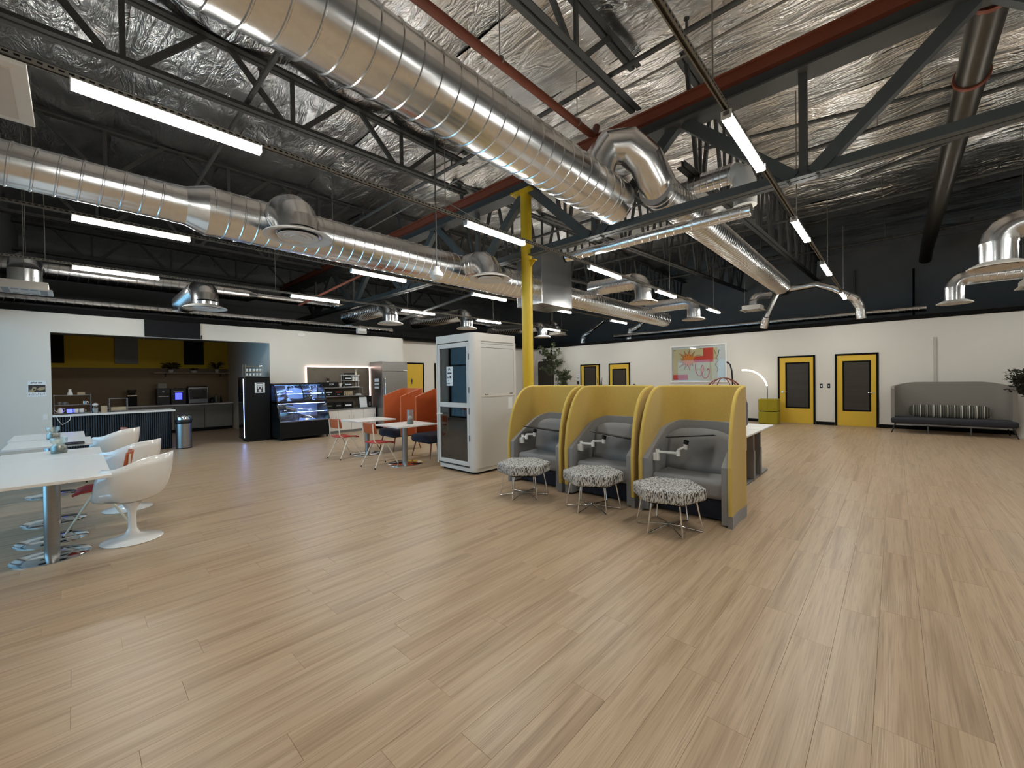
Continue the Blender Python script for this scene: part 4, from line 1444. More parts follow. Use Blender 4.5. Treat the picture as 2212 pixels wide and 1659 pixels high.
MB().box(0.503, 0.245, 1.315, 0.5035, 0.40, 1.56).build('sticker_print', 'ink', st)
mb = MB()
for y0, z0, y1, z1 in ((0.26, 1.50, 0.385, 1.545), (0.265, 1.47, 0.38, 1.49), (0.29, 1.33, 0.35, 1.39), (0.27, 1.42, 0.30, 1.45), (0.34, 1.42, 0.37, 1.45)):
    mb.box(0.5035, y0, z0, 0.504, y1, z1)
mb.build('sticker_print', 'paper', st)
# gold wire stand with small cups on top of the cooler
t = thing('cup_stand', 'lit gold wire stand of small cups on top of the black cooler', 'rack', (-13.05, 3.18, 1.735))
for z in (0.03, 0.15, 0.29):
    MB().tube([(-0.0, 0, z), (0.26, 0, z), (0.26, 0.4, z), (0, 0.4, z)], 0.006, 6, closed=True).build('wire_ring', 'kraft', t)
    MB().box(0.01, 0.01, z - 0.002, 0.25, 0.39, z).build('shelf', 'gdark', t)
for x in (0, 0.26):
    for y in (0, 0.4):
        MB().cyl((x, y, 0), (x, y, 0.34), 0.006, n=6).build('post', 'kraft', t)
MB().box(0.02, 0.39, 0.30, 0.24, 0.40, 0.31).build('light_strip', 'arcled', t)
cp = None
for zi, z in enumerate((0.15, 0.03)):
    for k in range(5):
        lb = 'small pale cup, %s from the left on the %s tier of the gold stand' % (['first', 'second', 'third', 'fourth', 'fifth'][k], ['upper', 'lower'][zi])
        loc = (-12.83, 3.22 + k * 0.08, 1.735 + z + 0.001)
        if cp is None:
            cp = thing('small_cup', lb, 'cup', loc, 0, 'small cups on the gold stand')
            MB().lathe([(0.02, 0), (0.03, 0.07), (0.027, 0.07), (0.018, 0.008)], n=14).build('body', 'paper', cp, smooth=40)
        else:
            dup(cp, loc, 0, lb)

# curved glass display case
t = thing('display_case', 'black bakery display case with curved glass and blue-lit shelves', 'display case', (-12.80, 3.72, 0))
W_ = 1.32
MB().box(0, 0, 0.07, 0.90, W_, 0.50).build('base', 'blackm', t, bevel=0.01)
MB().box(0, 0, 0.50, 0.10, W_, 1.53).build('back', 'blackp', t)
prof = [(0.10, 0.50), (0.90, 0.50), (0.86, 0.62), (0.76, 0.86), (0.68, 0.98), (0.66, 1.05), (0.62, 1.22), (0.52, 1.40), (0.36, 1.52), (0.10, 1.53)]
for y in (0.0, W_ - 0.03):
    MB().prism([(p[0], p[1]) for p in [(0.0, 0.5)] + prof[1:6] + [(0.0, 1.05)]], y, y + 0.03, 'y').build('side_panel', 'blackp', t)
    MB().tube([(p[0], y + 0.015, p[1]) for p in prof[5:]], 0.018, 8).build('hoop', 'blackp', t, smooth=40)
    MB().prism([(p[0], p[1]) for p in [(0.1, 1.05)] + prof[5:]], y + 0.01, y + 0.016, 'y').build('side_glass', 'glass', t)
MB().tube([(p[0] + 0.002, W_ * 0.53, p[1]) for p in prof[5:]], 0.014, 8).build('hoop', 'blackp', t, smooth=40)
MB().box(0.06, 0, 1.50, 0.40, W_, 1.545).build('top_rail', 'blackp', t, bevel=0.006)
MB().box(0.10, 0.0, 0.99, 0.70, W_, 1.06).build('middle_rail', 'blackp', t, bevel=0.006)
MB().box(0.86, 0.0, 0.495, 0.905, W_, 0.525).build('sill', 'deskleg', t, bevel=0.004)


def glass_sheet(pts, y0, y1, nm):
    mb = MB()
    rows = [[(p[0], y0, p[1]) for p in pts], [(p[0], y1, p[1]) for p in pts]]
    mb.grid(rows)
    o = mb.build(nm, 'glass', t, smooth=60)
    md = o.modifiers.new('s', 'SOLIDIFY')
    md.thickness = 0.006


glass_sheet(prof[5:], 0.03, W_ * 0.53, 'curved_glass')
glass_sheet(prof[5:], W_ * 0.53, W_ - 0.03, 'curved_glass')
glass_sheet([(0.885, 0.53), (0.80, 0.78), (0.70, 0.985)], 0.03, W_ - 0.03, 'front_glass')
for z, d_ in ((1.25, 0.42), (0.74, 0.58)):
    MB().box(0.10, 0.035, z, d_, W_ - 0.035, z + 0.01).build('glass_shelf', 'glass', t)
    MB().box(d_ - 0.012, 0.04, z - 0.012, d_, W_ - 0.04, z).build('shelf_led', 'blueled', t)
MB().box(0.30, 0.05, 1.485, 0.36, W_ - 0.05, 1.50).build('top_led', 'blueled', t)
MB().box(0.60, 0.05, 0.975, 0.66, W_ - 0.05, 0.99).build('lower_led', 'blueled', t)
MB().box(0.101, 0.04, 0.52, 0.108, W_ - 0.04, 0.98).build('inner_back', 'liner', t)
MB().box(0.101, 0.04, 1.07, 0.108, W_ - 0.04, 1.48).build('inner_back', 'liner', t)
MB().box(0.12, 0.04, 0.502, 0.84, W_ - 0.04, 0.515).build('inner_floor', 'liner', t)
for y in (0.06, W_ - 0.06):
    for x in (0.1, 0.82):
        MB().cyl((x, y, 0), (x, y, 0.07), 0.025, n=10).build('foot', 'blackp', t)
bt = None
for k in range(7):
    lb = 'small pale drink bottle lying in the display case, %s from the left' % ['first', 'second', 'third', 'fourth', 'fifth', 'sixth', 'seventh'][k]
    loc = (-12.24, 3.84 + k * 0.075, 0.516)
    if bt is None:
        bt = thing('drink_bottle', lb, 'bottle', loc, 0, 'bottles in the display case')
        MB().lathe([(0.03, 0), (0.032, 0.02), (0.032, 0.11), (0.013, 0.15), (0.013, 0.17)], n=14).build('body', 'white', bt, smooth=40)
        MB().cyl((0, 0, 0.17), (0, 0, 0.185), 0.015, n=10).build('cap', 'slate', bt)
    else:
        dup(bt, loc, 0, lb)

# carved panel with pink light strip around it
pn = thing('carved_panel', 'carved grey wall panel framed by a pink light strip', 'wall panel', (XL + 0.003, 4.79, 0.76))
PYW, PZH = 1.98, 1.265
rows = []
for j in range(33):
    row = []
    for i in range(61):
        y, z = PYW * i / 60, PZH * j / 32
        q = noise.noise(Vector((y * 2.2 + z * 1.5, z * 5.5 - y * 1.5, 2.2)))
        row.append((0.035 + 0.022 * abs(q), y, z))
    rows.append(row)
mb = MB().grid(rows).box(0, 0, 0, 0.034, PYW, PZH)
mb.build('carved_face', 'rock', pn, smooth=60)
MB().box(0.004, -0.022, 0.0, 0.022, -0.006, PZH).build('light_strip', 'pinkled', pn)
MB().box(0.004, -0.022, PZH + 0.006, 0.022, PYW + 0.022, PZH + 0.022).build('light_strip', 'pinkled', pn)
MB().box(0.004, PYW + 0.006, 0.0, 0.022, PYW + 0.022, PZH).build('light_strip', 'pinkled', pn)

# white credenza with worktop
for i in range(4):
    cb = thing('credenza_cabinet', 'white credenza cabinet under the grey top, %s from the display case' % ['first', 'second', 'third', 'fourth'][i], 'cabinet', (-12.44, 5.10 + i * 0.415, 0), 0, 'white credenza cabinets')
    MB().box(-0.45, 0.001, 0.07, -0.018, 0.414, 0.70).build('body', 'lam', cb)
    MB().box(-0.45, 0.001, 0, -0.03, 0.414, 0.07).build('plinth', 'deskleg', cb)
    dr = MB().box(-0.018, 0.004, 0.08, 0, 0.411, 0.695).build('door', 'lam', cb, bevel=0.002)
    yy_ = 0.35 if i % 2 == 1 or i == 0 else 0.06
    MB().tube([(0, yy_, 0.42), (0.022, yy_, 0.43), (0.022, yy_, 0.52), (0, yy_, 0.53)], 0.005, 6).build('handle', 'chrome', dr)
tag(MB().box(-12.89, 5.09, 0.701, -12.42, 6.77, 0.735).build('countertop', 'deskleg', None, bevel=0.003), 'thin grey top of the white credenza', 'worktop')
ZC = 0.735
rk = thing('snack_shelf', 'grey two-tier snack shelf standing on the white credenza', 'shelf', (-12.86, 5.13, ZC))
for z in (0.37, 0.635):
    MB().box(0, 0, z, 0.30, 1.28, z + 0.03).build('board', 'deskleg', rk, bevel=0.003)
for y in (0.01, 1.25):
    MB().box(0.0, y, 0, 0.02, y + 0.02, 0.64).build('post', 'deskleg', rk)
    MB().box(0.27, y, 0 if y < 1 else 0.37, 0.29, y + 0.02, 0.64).build('post', 'deskleg', rk)
for i, (y0, y1, lb) in enumerate(((5.17, 5.44, 'black snack box with a green mark under the snack shelf'), (5.46, 5.72, 'black snack box with white print under the snack shelf'), (5.74, 6.06, 'black open snack box under the snack shelf, beside the menu holder'))):
    b_ = thing('snack_box', lb, 'box', (-12.82, y0, ZC), 0, 'snack boxes')
    MB().box(0, 0, 0, 0.26, y1 - y0, 0.20).build('carton', 'blackm', b_, bevel=0.004)
    MB().box(0.26, 0.06, 0.08, 0.2608, y1 - y0 - 0.06, 0.12).build('print', ['leaf', 'deskleg', 'paper'][i], b_)
for i, (y0, y1, lb) in enumerate(((5.17, 5.45, 'black snack carton at the left of the lower shelf tier'), (5.46, 5.76, 'black snack carton with a red emblem on the lower shelf tier'))):
    b_ = thing('snack_box', lb, 'box', (-12.82, y0, ZC + 0.401), 0, 'snack boxes')
    MB().box(0, 0, 0, 0.25, y1 - y0, 0.17).build('carton', 'blackm', b_, bevel=0.004)
    MB().box(0.25, 0.05, 0.10, 0.2508, y1 - y0 - 0.05, 0.125).build('print', ['paper', 'redf'][i], b_)
    MB().box(0.25, 0.1, 0.04, 0.2508, y1 - y0 - 0.12, 0.055).build('print', 'paper', b_)
for k in range(5):
    b_ = MB().box(-12.80, 5.79 + k * 0.06, ZC + 0.401, -12.62, 5.835 + k * 0.06, ZC + 0.53).build('snack_bag', 'kraft', None, bevel=0.012)
    tag(b_, 'upright brown snack packet on the lower shelf tier, %s from the left' % ['first', 'second', 'third', 'fourth', 'fifth'][k], 'packet', 'snack packets')
tag(MB().lathe([(0.09, 0), (0.1, 0.03), (0.06, 0.05)], (-12.62, 6.27, ZC + 0.401), 24).build('white_bowl', 'white', None, smooth=40), 'low white bowl at the right of the lower shelf tier', 'bowl')
b_ = thing('snack_box', 'wide black display box with white lettering on top of the snack shelf', 'box', (-12.84, 5.09, ZC + 0.666), 0, 'snack boxes')
MB().box(0, 0, 0, 0.26, 0.52, 0.16).build('carton', 'blackm', b_, bevel=0.004)
text('TOP', 0.07, (0.2605, 0.30, 0.09), RX, 'paper', b_)
t = thing('small_bowl', 'footed white bowl on top of the snack shelf', 'bowl', (-12.68, 5.70, ZC + 0.666))
MB().lathe([(0.03, 0), (0.035, 0.02), (0.075, 0.12), (0.07, 0.12), (0.03, 0.03), (0.003, 0.025)], n=24).build('bowl', 'white', t, smooth=40)
leafy('flower_pot', 'tiny pink potted flower behind the black display box', (-12.78, 5.36, ZC + 0.826), 22, 0.07, 0.10, 0.045, 0.04, 8, lm='copper', lsz=0.035)
t = thing('tiered_stand', 'white three-tier stand of sachets at the right of the snack shelf', 'stand', (-12.78, 5.80, ZC + 0.666))
for z in (0.0, 0.19, 0.37):
    MB().box(-0.08, 0, z, 0.16, 0.52, z + 0.016).build('tier', 'white', t, bevel=0.002)
for y in (0.02, 0.50):
    MB().cyl((-0.07, y, 0), (-0.07, y, 0.37), 0.007, n=8).cyl((0.1, y, 0), (0.1, y, 0.37), 0.007, n=8).build('post', 'white', t)
for k, (y0, y1, z, h, m, lb) in enumerate(((0.03, 0.27, 0.016, 0.1, 'blackm', 'black sachet tray on the bottom tier of the white stand'), (0.03, 0.27, 0.206, 0.1, 'blackm', 'black sachet tray on the middle tier of the white stand'), (0.08, 0.36, 0.386, 0.055, 'blackm', 'low dark tray on the top tier of the white stand'))):
    b_ = thing('sachet_tray', lb, 'tray', (-12.80, 5.80 + y0, ZC + 0.667 + z), 0, 'sachet trays')
    MB().box(0, 0, 0, 0.15, y1 - y0, h).build('tray', m, b_, bevel=0.003)
    if k < 2:
        for q in range(6):
            MB().box(0.152, 0.02 + q * 0.035, h * 0.45, 0.156, 0.045 + q * 0.035, h * 0.45 + 0.04).build('sachet', 'paper', b_)
for k in range(2):
    tag(MB().lathe([(0.035, 0), (0.055, 0.13), (0.05, 0.13), (0.03, 0.005)], (-12.71, 6.14 + k * 0.11, ZC + 0.667 + 0.206), 20).build('paper_cup', 'white', None, smooth=40), ['white paper cup on the middle tier, left of the pair', 'white paper cup on the middle tier, right of the pair'][k], 'cup', 'paper cups')
t = thing('reed_vase', 'small cream vase of pale reeds on the top tier of the stand', 'vase', (-12.72, 6.24, ZC + 0.667 + 0.386))
MB().lathe([(0.03, 0), (0.035, 0.05), (0.02, 0.08)], n=16).build('vase', 'cream', t, smooth=40)
for a in (-0.5, -0.15, 0.2, 0.55):
    MB().cyl((0, 0, 0.07), (0.02, a * 0.09, 0.2), 0.004, n=6).build('reed', 'cream', t)
t = thing('menu_holder', 'tilted white menu card in a clear holder on the credenza', 'menu', (-12.56, 6.28, ZC))
mb = MB().bar((0.0, 0.13, 0), (-0.06, 0.13, 0.33), 0.25, 0.006, up=(1, 0, 0))
mb.build('card', 'paper', t)
MB().box(-0.06, 0.0, 0, 0.06, 0.26, 0.008).build('base', 'glass', t)
t = thing('syrup_dispenser', 'dark syrup dispenser beside the steel refrigerator', 'dispenser', (-12.68, 6.64, ZC))
MB().box(-0.1, -0.07, 0, 0.08, 0.07, 0.36).build('body', 'blackp', t, bevel=0.008)
MB().box(0.08, -0.03, 0.05, 0.085, 0.03, 0.17).build('label_plate', 'deskleg', t)
MB().box(0.08, -0.02, 0.2, 0.12, 0.02, 0.24).build('tap', 'blackm', t)

# steel refrigerator
t = thing('steel_refrigerator', 'tall stainless steel refrigerator at the end of the credenza', 'refrigerator', (-12.86, 6.80, 0))
MB().box(0.0, 0, 0.1, 0.74, 0.93, 2.215).build('cabinet', 'steel', t, bevel=0.006)
MB().box(0.74, 0.005, 1.90, 0.80, 0.925, 2.21).build('top_panel', 'steel', t, bevel=0.004)
MB().box(0.74, 0.005, 0.12, 0.80, 0.925, 1.885).build('door', 'steel', t, bevel=0.006)
MB().tube([(0.80, 0.08, 0.75), (0.84, 0.08, 0.78), (0.84, 0.08, 1.65), (0.80, 0.08, 1.68)], 0.016, 10).build('handle', 'chrome', t, smooth=40)
MB().box(0.80, 0.78, 1.91, 0.803, 0.92, 1.93).build('badge', 'paper', t)
for x in (0.08, 0.66):
    for y in (0.08, 0.85):
        MB().cyl((x, y, 0), (x, y, 0.1), 0.03, n=12).build('leg', 'blackm', t)
nl = MB()
for z0, z1 in ((1.55, 1.66), (1.44, 1.51), (1.33, 1.40)):
    nl.box(0.30, -0.004, z0, 0.58, -0.001, z1)
nl.build('notices', 'paper', t)
# ================================================================ cafe tables
def cafe_table(label, cx, cy, lx, ly, bases, z=0.742, rz=0.0, disc=0.26, grp='white cafe tables'):
    t = thing('cafe_table', label, 'table', (cx, cy, 0), rz, grp)
    MB().box(-lx / 2, -ly / 2, z - 0.028, lx / 2, ly / 2, z).build('table_top', 'lam', t, bevel=0.004)
    for bx, by in bases:
        MB().lathe([(disc, 0), (disc, 0.006), (disc - 0.02, 0.014), (0.06, 0.02), (0.045, 0.02)], (bx, by, 0), 48).build('base_disc', 'chrome', t, smooth=30)
        MB().cyl((bx, by, 0.018), (bx, by, z - 0.036), 0.05, n=32).build('pedestal', 'steel', t, smooth=40)
        MB().box(bx - 0.18, by - 0.18, z - 0.036, bx + 0.18, by + 0.18, z - 0.0285).build('mount_plate', 'blackm', t)
    return t


cafe_table('long white table with two pedestal bases in the left foreground', -6.10, -0.185, 1.70, 0.83, [(0.45, 0.03), (-0.16, 0.015)])
cafe_table('white table butted behind the long foreground table', -7.38, -0.185, 0.82, 0.83, [(0.28, 0.015)])
cafe_table('white table with a trimmed corner beyond the two glass vases', -8.95, -0.235, 1.08, 0.83, [(0.10, 0.0)])
cafe_table('farthest white table on the left, against the white wall', -10.15, -0.28, 1.14, 0.80, [(0.3, 0.0)])
cafe_table('white square table with a glass jar beside the booth', -6.86, 4.36, 0.80, 0.88, [(0.06, -0.08)], disc=0.33)
cafe_table('white square table in front of the white credenza', -8.42, 4.40, 0.80, 0.88, [(0.05, -0.06)], disc=0.32)


# ---- glass vases with moss
def moss_vase(label, x, y, z=0.742):
    t = thing('glass_vase', label, 'vase', (x, y, z), 0, 'waisted glass vases')
    ring(MB(), [(0.068, 0.0), (0.072, 0.015), (0.072, 0.085), (0.050, 0.103), (0.050, 0.116), (0.072, 0.132), (0.074, 0.19), (0.071, 0.19), (0.069, 0.135), (0.047, 0.118), (0.047, 0.102), (0.068, 0.083), (0.068, 0.017), (0.062, 0.006)], n=32).build('glass_wall', 'vglass', t, smooth=60)
    MB().cyl((0, 0, 0), (0, 0, 0.006), 0.064, n=32).build('glass_base', 'vglass', t)
    MB().lathe([(0.06, 0.008), (0.064, 0.03), (0.062, 0.07), (0.03, 0.088), (0.004, 0.09)], n=24).build('moss_filling', 'moss', t, smooth=60)


moss_vase('waisted glass vase of moss nearest on the left tables', -7.45, -0.13)
moss_vase('waisted glass vase of moss farther along the left tables', -9.45, -0.22)
o = tag(MB().box(-8.38, -0.05, 0.742, -8.12, 0.16, 0.756).build('tablet', 'blackp', None, bevel=0.004), 'thin black tablet lying at the edge of a left table', 'tablet')
o.location = (-0.25, -0.06, 0.0005)
t = thing('glass_jar', 'open glass jar with moss and a white blossom on the right table', 'vase', (-6.76, 4.38, 0.742))
ring(MB(), [(0.062, 0.0), (0.064, 0.02), (0.064, 0.27), (0.061, 0.27), (0.061, 0.022)], n=28).build('glass_wall', 'vglass', t, smooth=60)
MB().lathe([(0.058, 0.004), (0.058, 0.05), (0.03, 0.075), (0.004, 0.08)], n=20).build('moss_filling', 'moss', t, smooth=60)
MB().lathe([(0.01, 0.085), (0.035, 0.10), (0.04, 0.125), (0.025, 0.15), (0.005, 0.155)], n=16).build('blossom', 'white', t, smooth=60)


# ---- tulip armchairs
def tulip(label, loc, rz):
    t = thing('tulip_chair', label, 'chair', loc, rz, 'white tulip armchairs')
    MB().lathe([(0.005, 0.0), (0.235, 0.0), (0.24, 0.006), (0.225, 0.016), (0.13, 0.036), (0.06, 0.065), (0.034, 0.12), (0.03, 0.22), (0.038, 0.31), (0.075, 0.375), (0.12, 0.395), (0.005, 0.398)], n=40).build('pedestal', 'gwhite', t, smooth=50)
    rows = []
    nv, nu = 12, 48
    for j in range(nv + 1):
        v = j / nv
        row = []
        for i in range(nu):
            a = 2 * PI * i / nu                    # 0 front (-Y), pi back (+Y)
            bk = (1 - math.cos(a)) / 2             # 0 front .. 1 back
            arm = math.sin(a) ** 2
            def ss(e0, e1, x):
                x = max(0.0, min(1.0, (x - e0) / (e1 - e0)))
                return x * x * (3 - 2 * x)
            hr = 0.03 + 0.33 * ss(0.04, 0.38, bk) + 0.10 * ss(0.5, 1.0, bk)
            rx = 0.30 + 0.015 * bk
            ry = 0.27 if bk < 0.5 else 0.27 + 0.02 * (bk - 0.5) * 2
            rho = math.sin(v * PI / 2) ** 0.62
            zz = hr * v ** 2.4 if v < 1 else hr
            flare = 1.0 + 0.06 * v * v
            row.append((rx * rho * flare * math.sin(a), -ry * rho * flare * math.cos(a) + 0.02, 0.405 + zz))
        rows.append(row)
    mb = MB().grid(rows, closed=True)
    o = mb.build('seat_shell', 'gwhite', t, smooth=60, weld=True)
    sd = o.modifiers.new('s', 'SOLIDIFY')
    sd.thickness = 0.014
    sd.offset = 0
    MB().lathe([(0.005, 0.418), (0.20, 0.424), (0.225, 0.435), (0.215, 0.452), (0.10, 0.462), (0.005, 0.464)], (0, -0.02, 0), 36).build('seat_pad', 'felt', t, smooth=50)
    return t


t1 = tulip('white tulip armchair nearest the camera at the long left table', (-5.64, 0.385, 0), -0.60)
dup(t1, (-7.10, 0.45, 0), -0.7, 'second white tulip armchair, behind the orange-backed chair at left')
dup(t1, (-9.25, 0.42, 0), -0.6, 'white tulip armchair farther back at left, seen edge-on over the others')


# ---- cream steel school chairs with orange wooden back and red seat
def school_chair(label, loc, rz):
    """faces +Y; back at -Y"""
    t = thing('school_chair', label, 'chair', loc, rz, 'red-seat school chairs')
    rows = []
    for j in range(7):
        v = j / 6
        rows.append([((i / 8 - 0.5) * (0.40 - 0.05 * (1 - v)), -0.20 + 0.40 * v, 0.462 + 0.012 * math.cos((i / 8 - 0.5) * PI) * -1 + (0.012 if v < 0.1 else 0) - 0.03 * max(0, v - 0.8) / 0.2) for i in range(9)])
    o = MB().grid(rows).build('seat', 'redf', t, smooth=60)
    m_ = o.modifiers.new('s', 'SOLIDIFY')
    m_.thickness = 0.022
    rows = []
    for j in range(7):
        v = j / 6
        w_ = 0.40 - 0.05 * abs(v - 0.45)
        rows.append([((i / 10 - 0.5) * w_, -0.235 - 0.05 * math.cos((i / 10 - 0.5) * PI) + 0.045 - 0.035 * v, 0.625 + 0.195 * v) for i in range(11)])
    o = MB().grid(rows).build('backrest', 'orgw', t, smooth=60)
    m_ = o.modifiers.new('s', 'SOLIDIFY')
    m_.thickness = 0.011
    b2 = o.modifiers.new('b', 'BEVEL')
    b2.width = 0.004
    for s in (-1, 1):
        MB().tube([(s * 0.155, -0.245, 0.80), (s * 0.155, -0.235, 0.66), (s * 0.165, -0.225, 0.50), (s * 0.17, -0.19, 0.455), (s * 0.17, -0.12, 0.435), (s * 0.17, 0.13, 0.435)], 0.011, 10).build('back_frame', 'cream', t, smooth=50)
        MB().tube([(s * 0.17, -0.03, 0.432), (s * 0.215, -0.25, 0.02)], [0.014, 0.009], 10).build('leg', 'cream', t, smooth=50)
        MB().tube([(s * 0.17, 0.03, 0.432), (s * 0.20, 0.26, 0.02)], [0.014, 0.009], 10).build('leg', 'cream', t, smooth=50)
        for y, xx in ((-0.25, 0.215), (0.26, 0.20)):
            MB().cyl((s * xx, y, 0), (s * xx, y, 0.028), 0.012, n=10).build('leg_tip', 'blackm', t)
    MB().cyl((-0.17, 0.0, 0.435), (0.17, 0.0, 0.435), 0.010, n=8).build('cross_bar', 'cream', t)
    return t


s1 = school_chair('orange-backed school chair with red seat at the table beside the booth', (-6.98, 3.86, 0), 0.10)
dup(s1, (-8.32, 3.82, 0), 0.16, 'orange-backed school chair with red seat before the white credenza')
dup(s1, (-6.36, 0.19, 0), PI - 0.12, 'orange-backed school chair tucked between the two white tulip chairs')
dup(s1, (-9.75, 0.36, 0), PI + 0.1, 'orange-backed school chair farthest back among the left tables')


# ---- orange high-back lounge chairs
def lounge(label, loc, rz):
    """faces -Y; origin under the seat centre"""
    t = thing('lounge_chair', label, 'chair', loc, rz, 'orange high-back lounge chairs')
    o = MB().box(-0.34, -0.40, 0.30, 0.34, 0.30, 0.47).build('seat', 'navy', t, bevel=0.06, seg=4, smooth=60)
    path = []
    for p in [(-0.40, -0.22), (-0.41, -0.1), (-0.42, 0.1)]:
        path.append(p)
    for i in range(7):
        a = PI - (PI / 2) * i / 6
        path.append((-0.26 + 0.16 * math.cos(a), 0.22 + 0.16 * math.sin(a)))
    for i in range(7):
        a = PI / 2 - (PI / 2) * i / 6
        path.append((0.26 + 0.16 * math.cos(a), 0.22 + 0.16 * math.sin(a)))
    for p in [(0.42, 0.1), (0.41, -0.1), (0.40, -0.22)]:
        path.append(p)
    k = len(path)
    zb = [0.34] * k
    zt = []
    for i, p in enumerate(path):
        f_ = max(0.0, min(1.0, (p[1] + 0.22) / 0.50))
        zt.append(1.22 + 0.17 * f_)
    MB().shell(path, zb, zt, 0.045, 6).build('high_back', 'org', t, smooth=50)
    for s in (-1, 1):
        MB().tube([(s * 0.30, 0.22, 0.31), (s * 0.36, 0.30, 0.0)], [0.016, 0.010], 10).build('leg', 'copper', t, smooth=50)
        MB().tube([(s * 0.28, -0.30, 0.31), (s * 0.33, -0.37, 0.0)], [0.016, 0.010], 10).build('leg', 'copper', t, smooth=50)
    return t


l1 = lounge('orange high-back lounge chair with navy seat beside the restroom door', (-8.45, 5.22, 0), -0.05)
dup(l1, (-7.05, 5.18, 0), -0.03, 'orange high-back lounge chair half hidden by the white booth')

# ================================================================ phone booth
BX0, BX1, BY0, BY1, BH = -6.03, -5.00, 4.45, 5.46, 2.345
b = thing('phone_booth', 'white freestanding phone booth with a glazed door', 'phone booth', (BX0, BY0, 0))
BW, BD = BX1 - BX0, BY1 - BY0


def rplan(x0, y0, x1, y1, r, n=8):
    return rrect(x0, y0, x1, y1, r, n)


MB().prism(rplan(0.01, 0.01, BW - 0.01, BD - 0.01, 0.11), 0.04, 0.10).build('floor_pan', 'booth', b, smooth=30)
MB().prism(rplan(0.06, 0.06, BW - 0.06, BD - 0.06, 0.1), 0.0, 0.04).build('plinth', 'blackm', b)
MB().prism([(0.0, 0.02), (0.02, 0.0)] + [(BW - 0.13 + 0.13 * math.cos(a), 0.13 + 0.13 * math.sin(a)) for a in [-PI / 2 + i * PI / 20 for i in range(11)]] + [(BW, BD - 0.02), (BW - 0.02, BD), (0.02, BD), (0, BD - 0.02)], 2.215, BH).build('roof', 'booth', b, smooth=30)
# rounded front corner posts (left is narrow) and rear posts
MB().prism(rplan(BW - 0.15, 0.0, BW, 0.15, 0.07, 8)[:0] or [(BW - 0.13, 0.0)] + [(BW - 0.13 + 0.13 * math.cos(a), 0.13 + 0.13 * math.sin(a)) for a in [-PI / 2 + i * PI / 20 for i in range(11)]] + [(BW, 0.16), (BW - 0.04, 0.16), (BW - 0.13, 0.05)], 0.10, 2.215).build('corner_post', 'booth', b, smooth=30)
MB().prism([(0.0, 0.02), (0.02, 0.0), (0.055, 0.0), (0.055, 0.06), (0.0, 0.10)], 0.10, 2.215).build('corner_post', 'booth', b)
MB().box(0, 0.10, 0.10, 0.05, BD - 0.05, 2.215).build('left_wall', 'booth', b)
MB().box(0, BD - 0.05, 0.10, BW, BD, 2.215).build('rear_wall', 'booth', b)
MB().box(BW - 0.045, 0.16, 0.10, BW - 0.004, BD - 0.05, 1.30).build('side_panel', 'boothp', b, bevel=0.004)
MB().box(BW - 0.045, 0.16, 1.335, BW - 0.004, BD - 0.05, 2.10).build('side_panel', 'boothp', b, bevel=0.004)
MB().box(BW - 0.045, 0.16, 2.106, BW - 0.006, BD - 0.05, 2.165).build('vent_panel', 'boothp', b, bevel=0.004)
MB().box(BW - 0.045, 0.16, 2.17, BW - 0.008, BD - 0.05, 2.215).build('vent_panel', 'boothp', b, bevel=0.004)
MB().box(BW - 0.03, 0.0 + 0.16, 1.28, BW + 0.002, BD - 0.02, 1.335).build('belt_rail', 'booth', b, bevel=0.003)
for y in (0.24, 0.84):
    MB().box(BW + 0.002, y, 1.315, BW + 0.004, y + 0.08, 1.327).build('belt_slot', 'blackm', b)
MB().box(BW - 0.004, BD - 0.20, 1.05, BW - 0.003, BD - 0.10, 1.25).build('spec_label', 'paper', b)
# felt lining
MB().box(0.05, 0.10, 0.11, 0.06, BD - 0.06, 2.2).box(0.06, BD - 0.06, 0.11, BW - 0.055, BD - 0.05, 2.2).box(BW - 0.055, 0.16, 0.11, BW - 0.046, BD - 0.05, 2.2).build('felt_lining', 'felt', b)
MB().box(0.05, 0.06, 0.10, BW - 0.05, BD - 0.06, 0.112).build('carpet', 'fgd', b)
# door
dr = MB().box(0.06, 0.0, 0.13, 0.115, 0.045, 2.20).box(0.84, 0.0, 0.13, 0.895, 0.045, 2.20).box(0.115, 0.0, 0.13, 0.84, 0.045, 0.20).box(0.115, 0.0, 2.12, 0.84, 0.045, 2.20).box(0.115, 0.0, 1.10, 0.84, 0.045, 1.18).build('door', 'booth', b, bevel=0.006)
MB().box(0.115, 0.018, 0.20, 0.84, 0.026, 1.10).build('pane', 'gdark', dr)
MB().box(0.115, 0.018, 1.18, 0.84, 0.026, 2.12).build('pane', 'gdark', dr)
MB().tube([(0.09, 0.0, 0.98), (0.09, -0.045, 0.98), (0.14, -0.05, 0.98), (0.24, -0.045, 0.985)], 0.013, 10).build('handle', 'white', dr, smooth=50)
for z in (0.55, 1.0, 1.35, 1.9):
    MB().cyl((0.905, -0.006, z), (0.905, -0.006, z + 0.10), 0.010, n=10).build('hinge', 'deskleg', dr, smooth=40)
pp = MB().box(0.30, 0.012, 1.47, 0.47, 0.0165, 1.80).build('poster', 'paper', dr)
mb = MB()
for x0, z0, x1, z1 in ((0.345, 1.735, 0.36, 1.765), (0.362, 1.76, 0.385, 1.785), (0.388, 1.74, 0.402, 1.77), (0.402, 1.735, 0.42, 1.748), (0.325, 1.675, 0.35, 1.70), (0.353, 1.67, 0.385, 1.705), (0.388, 1.675, 0.44, 1.70), (0.325, 1.50, 0.39, 1.512), (0.345, 1.545, 0.362, 1.565), (0.385, 1.60, 0.43, 1.64), (0.33, 1.60, 0.352, 1.63)):
    mb.box(x0, 0.0108, z0, x1, 0.012, z1)
mb.build('poster_print', 'ink', pp)
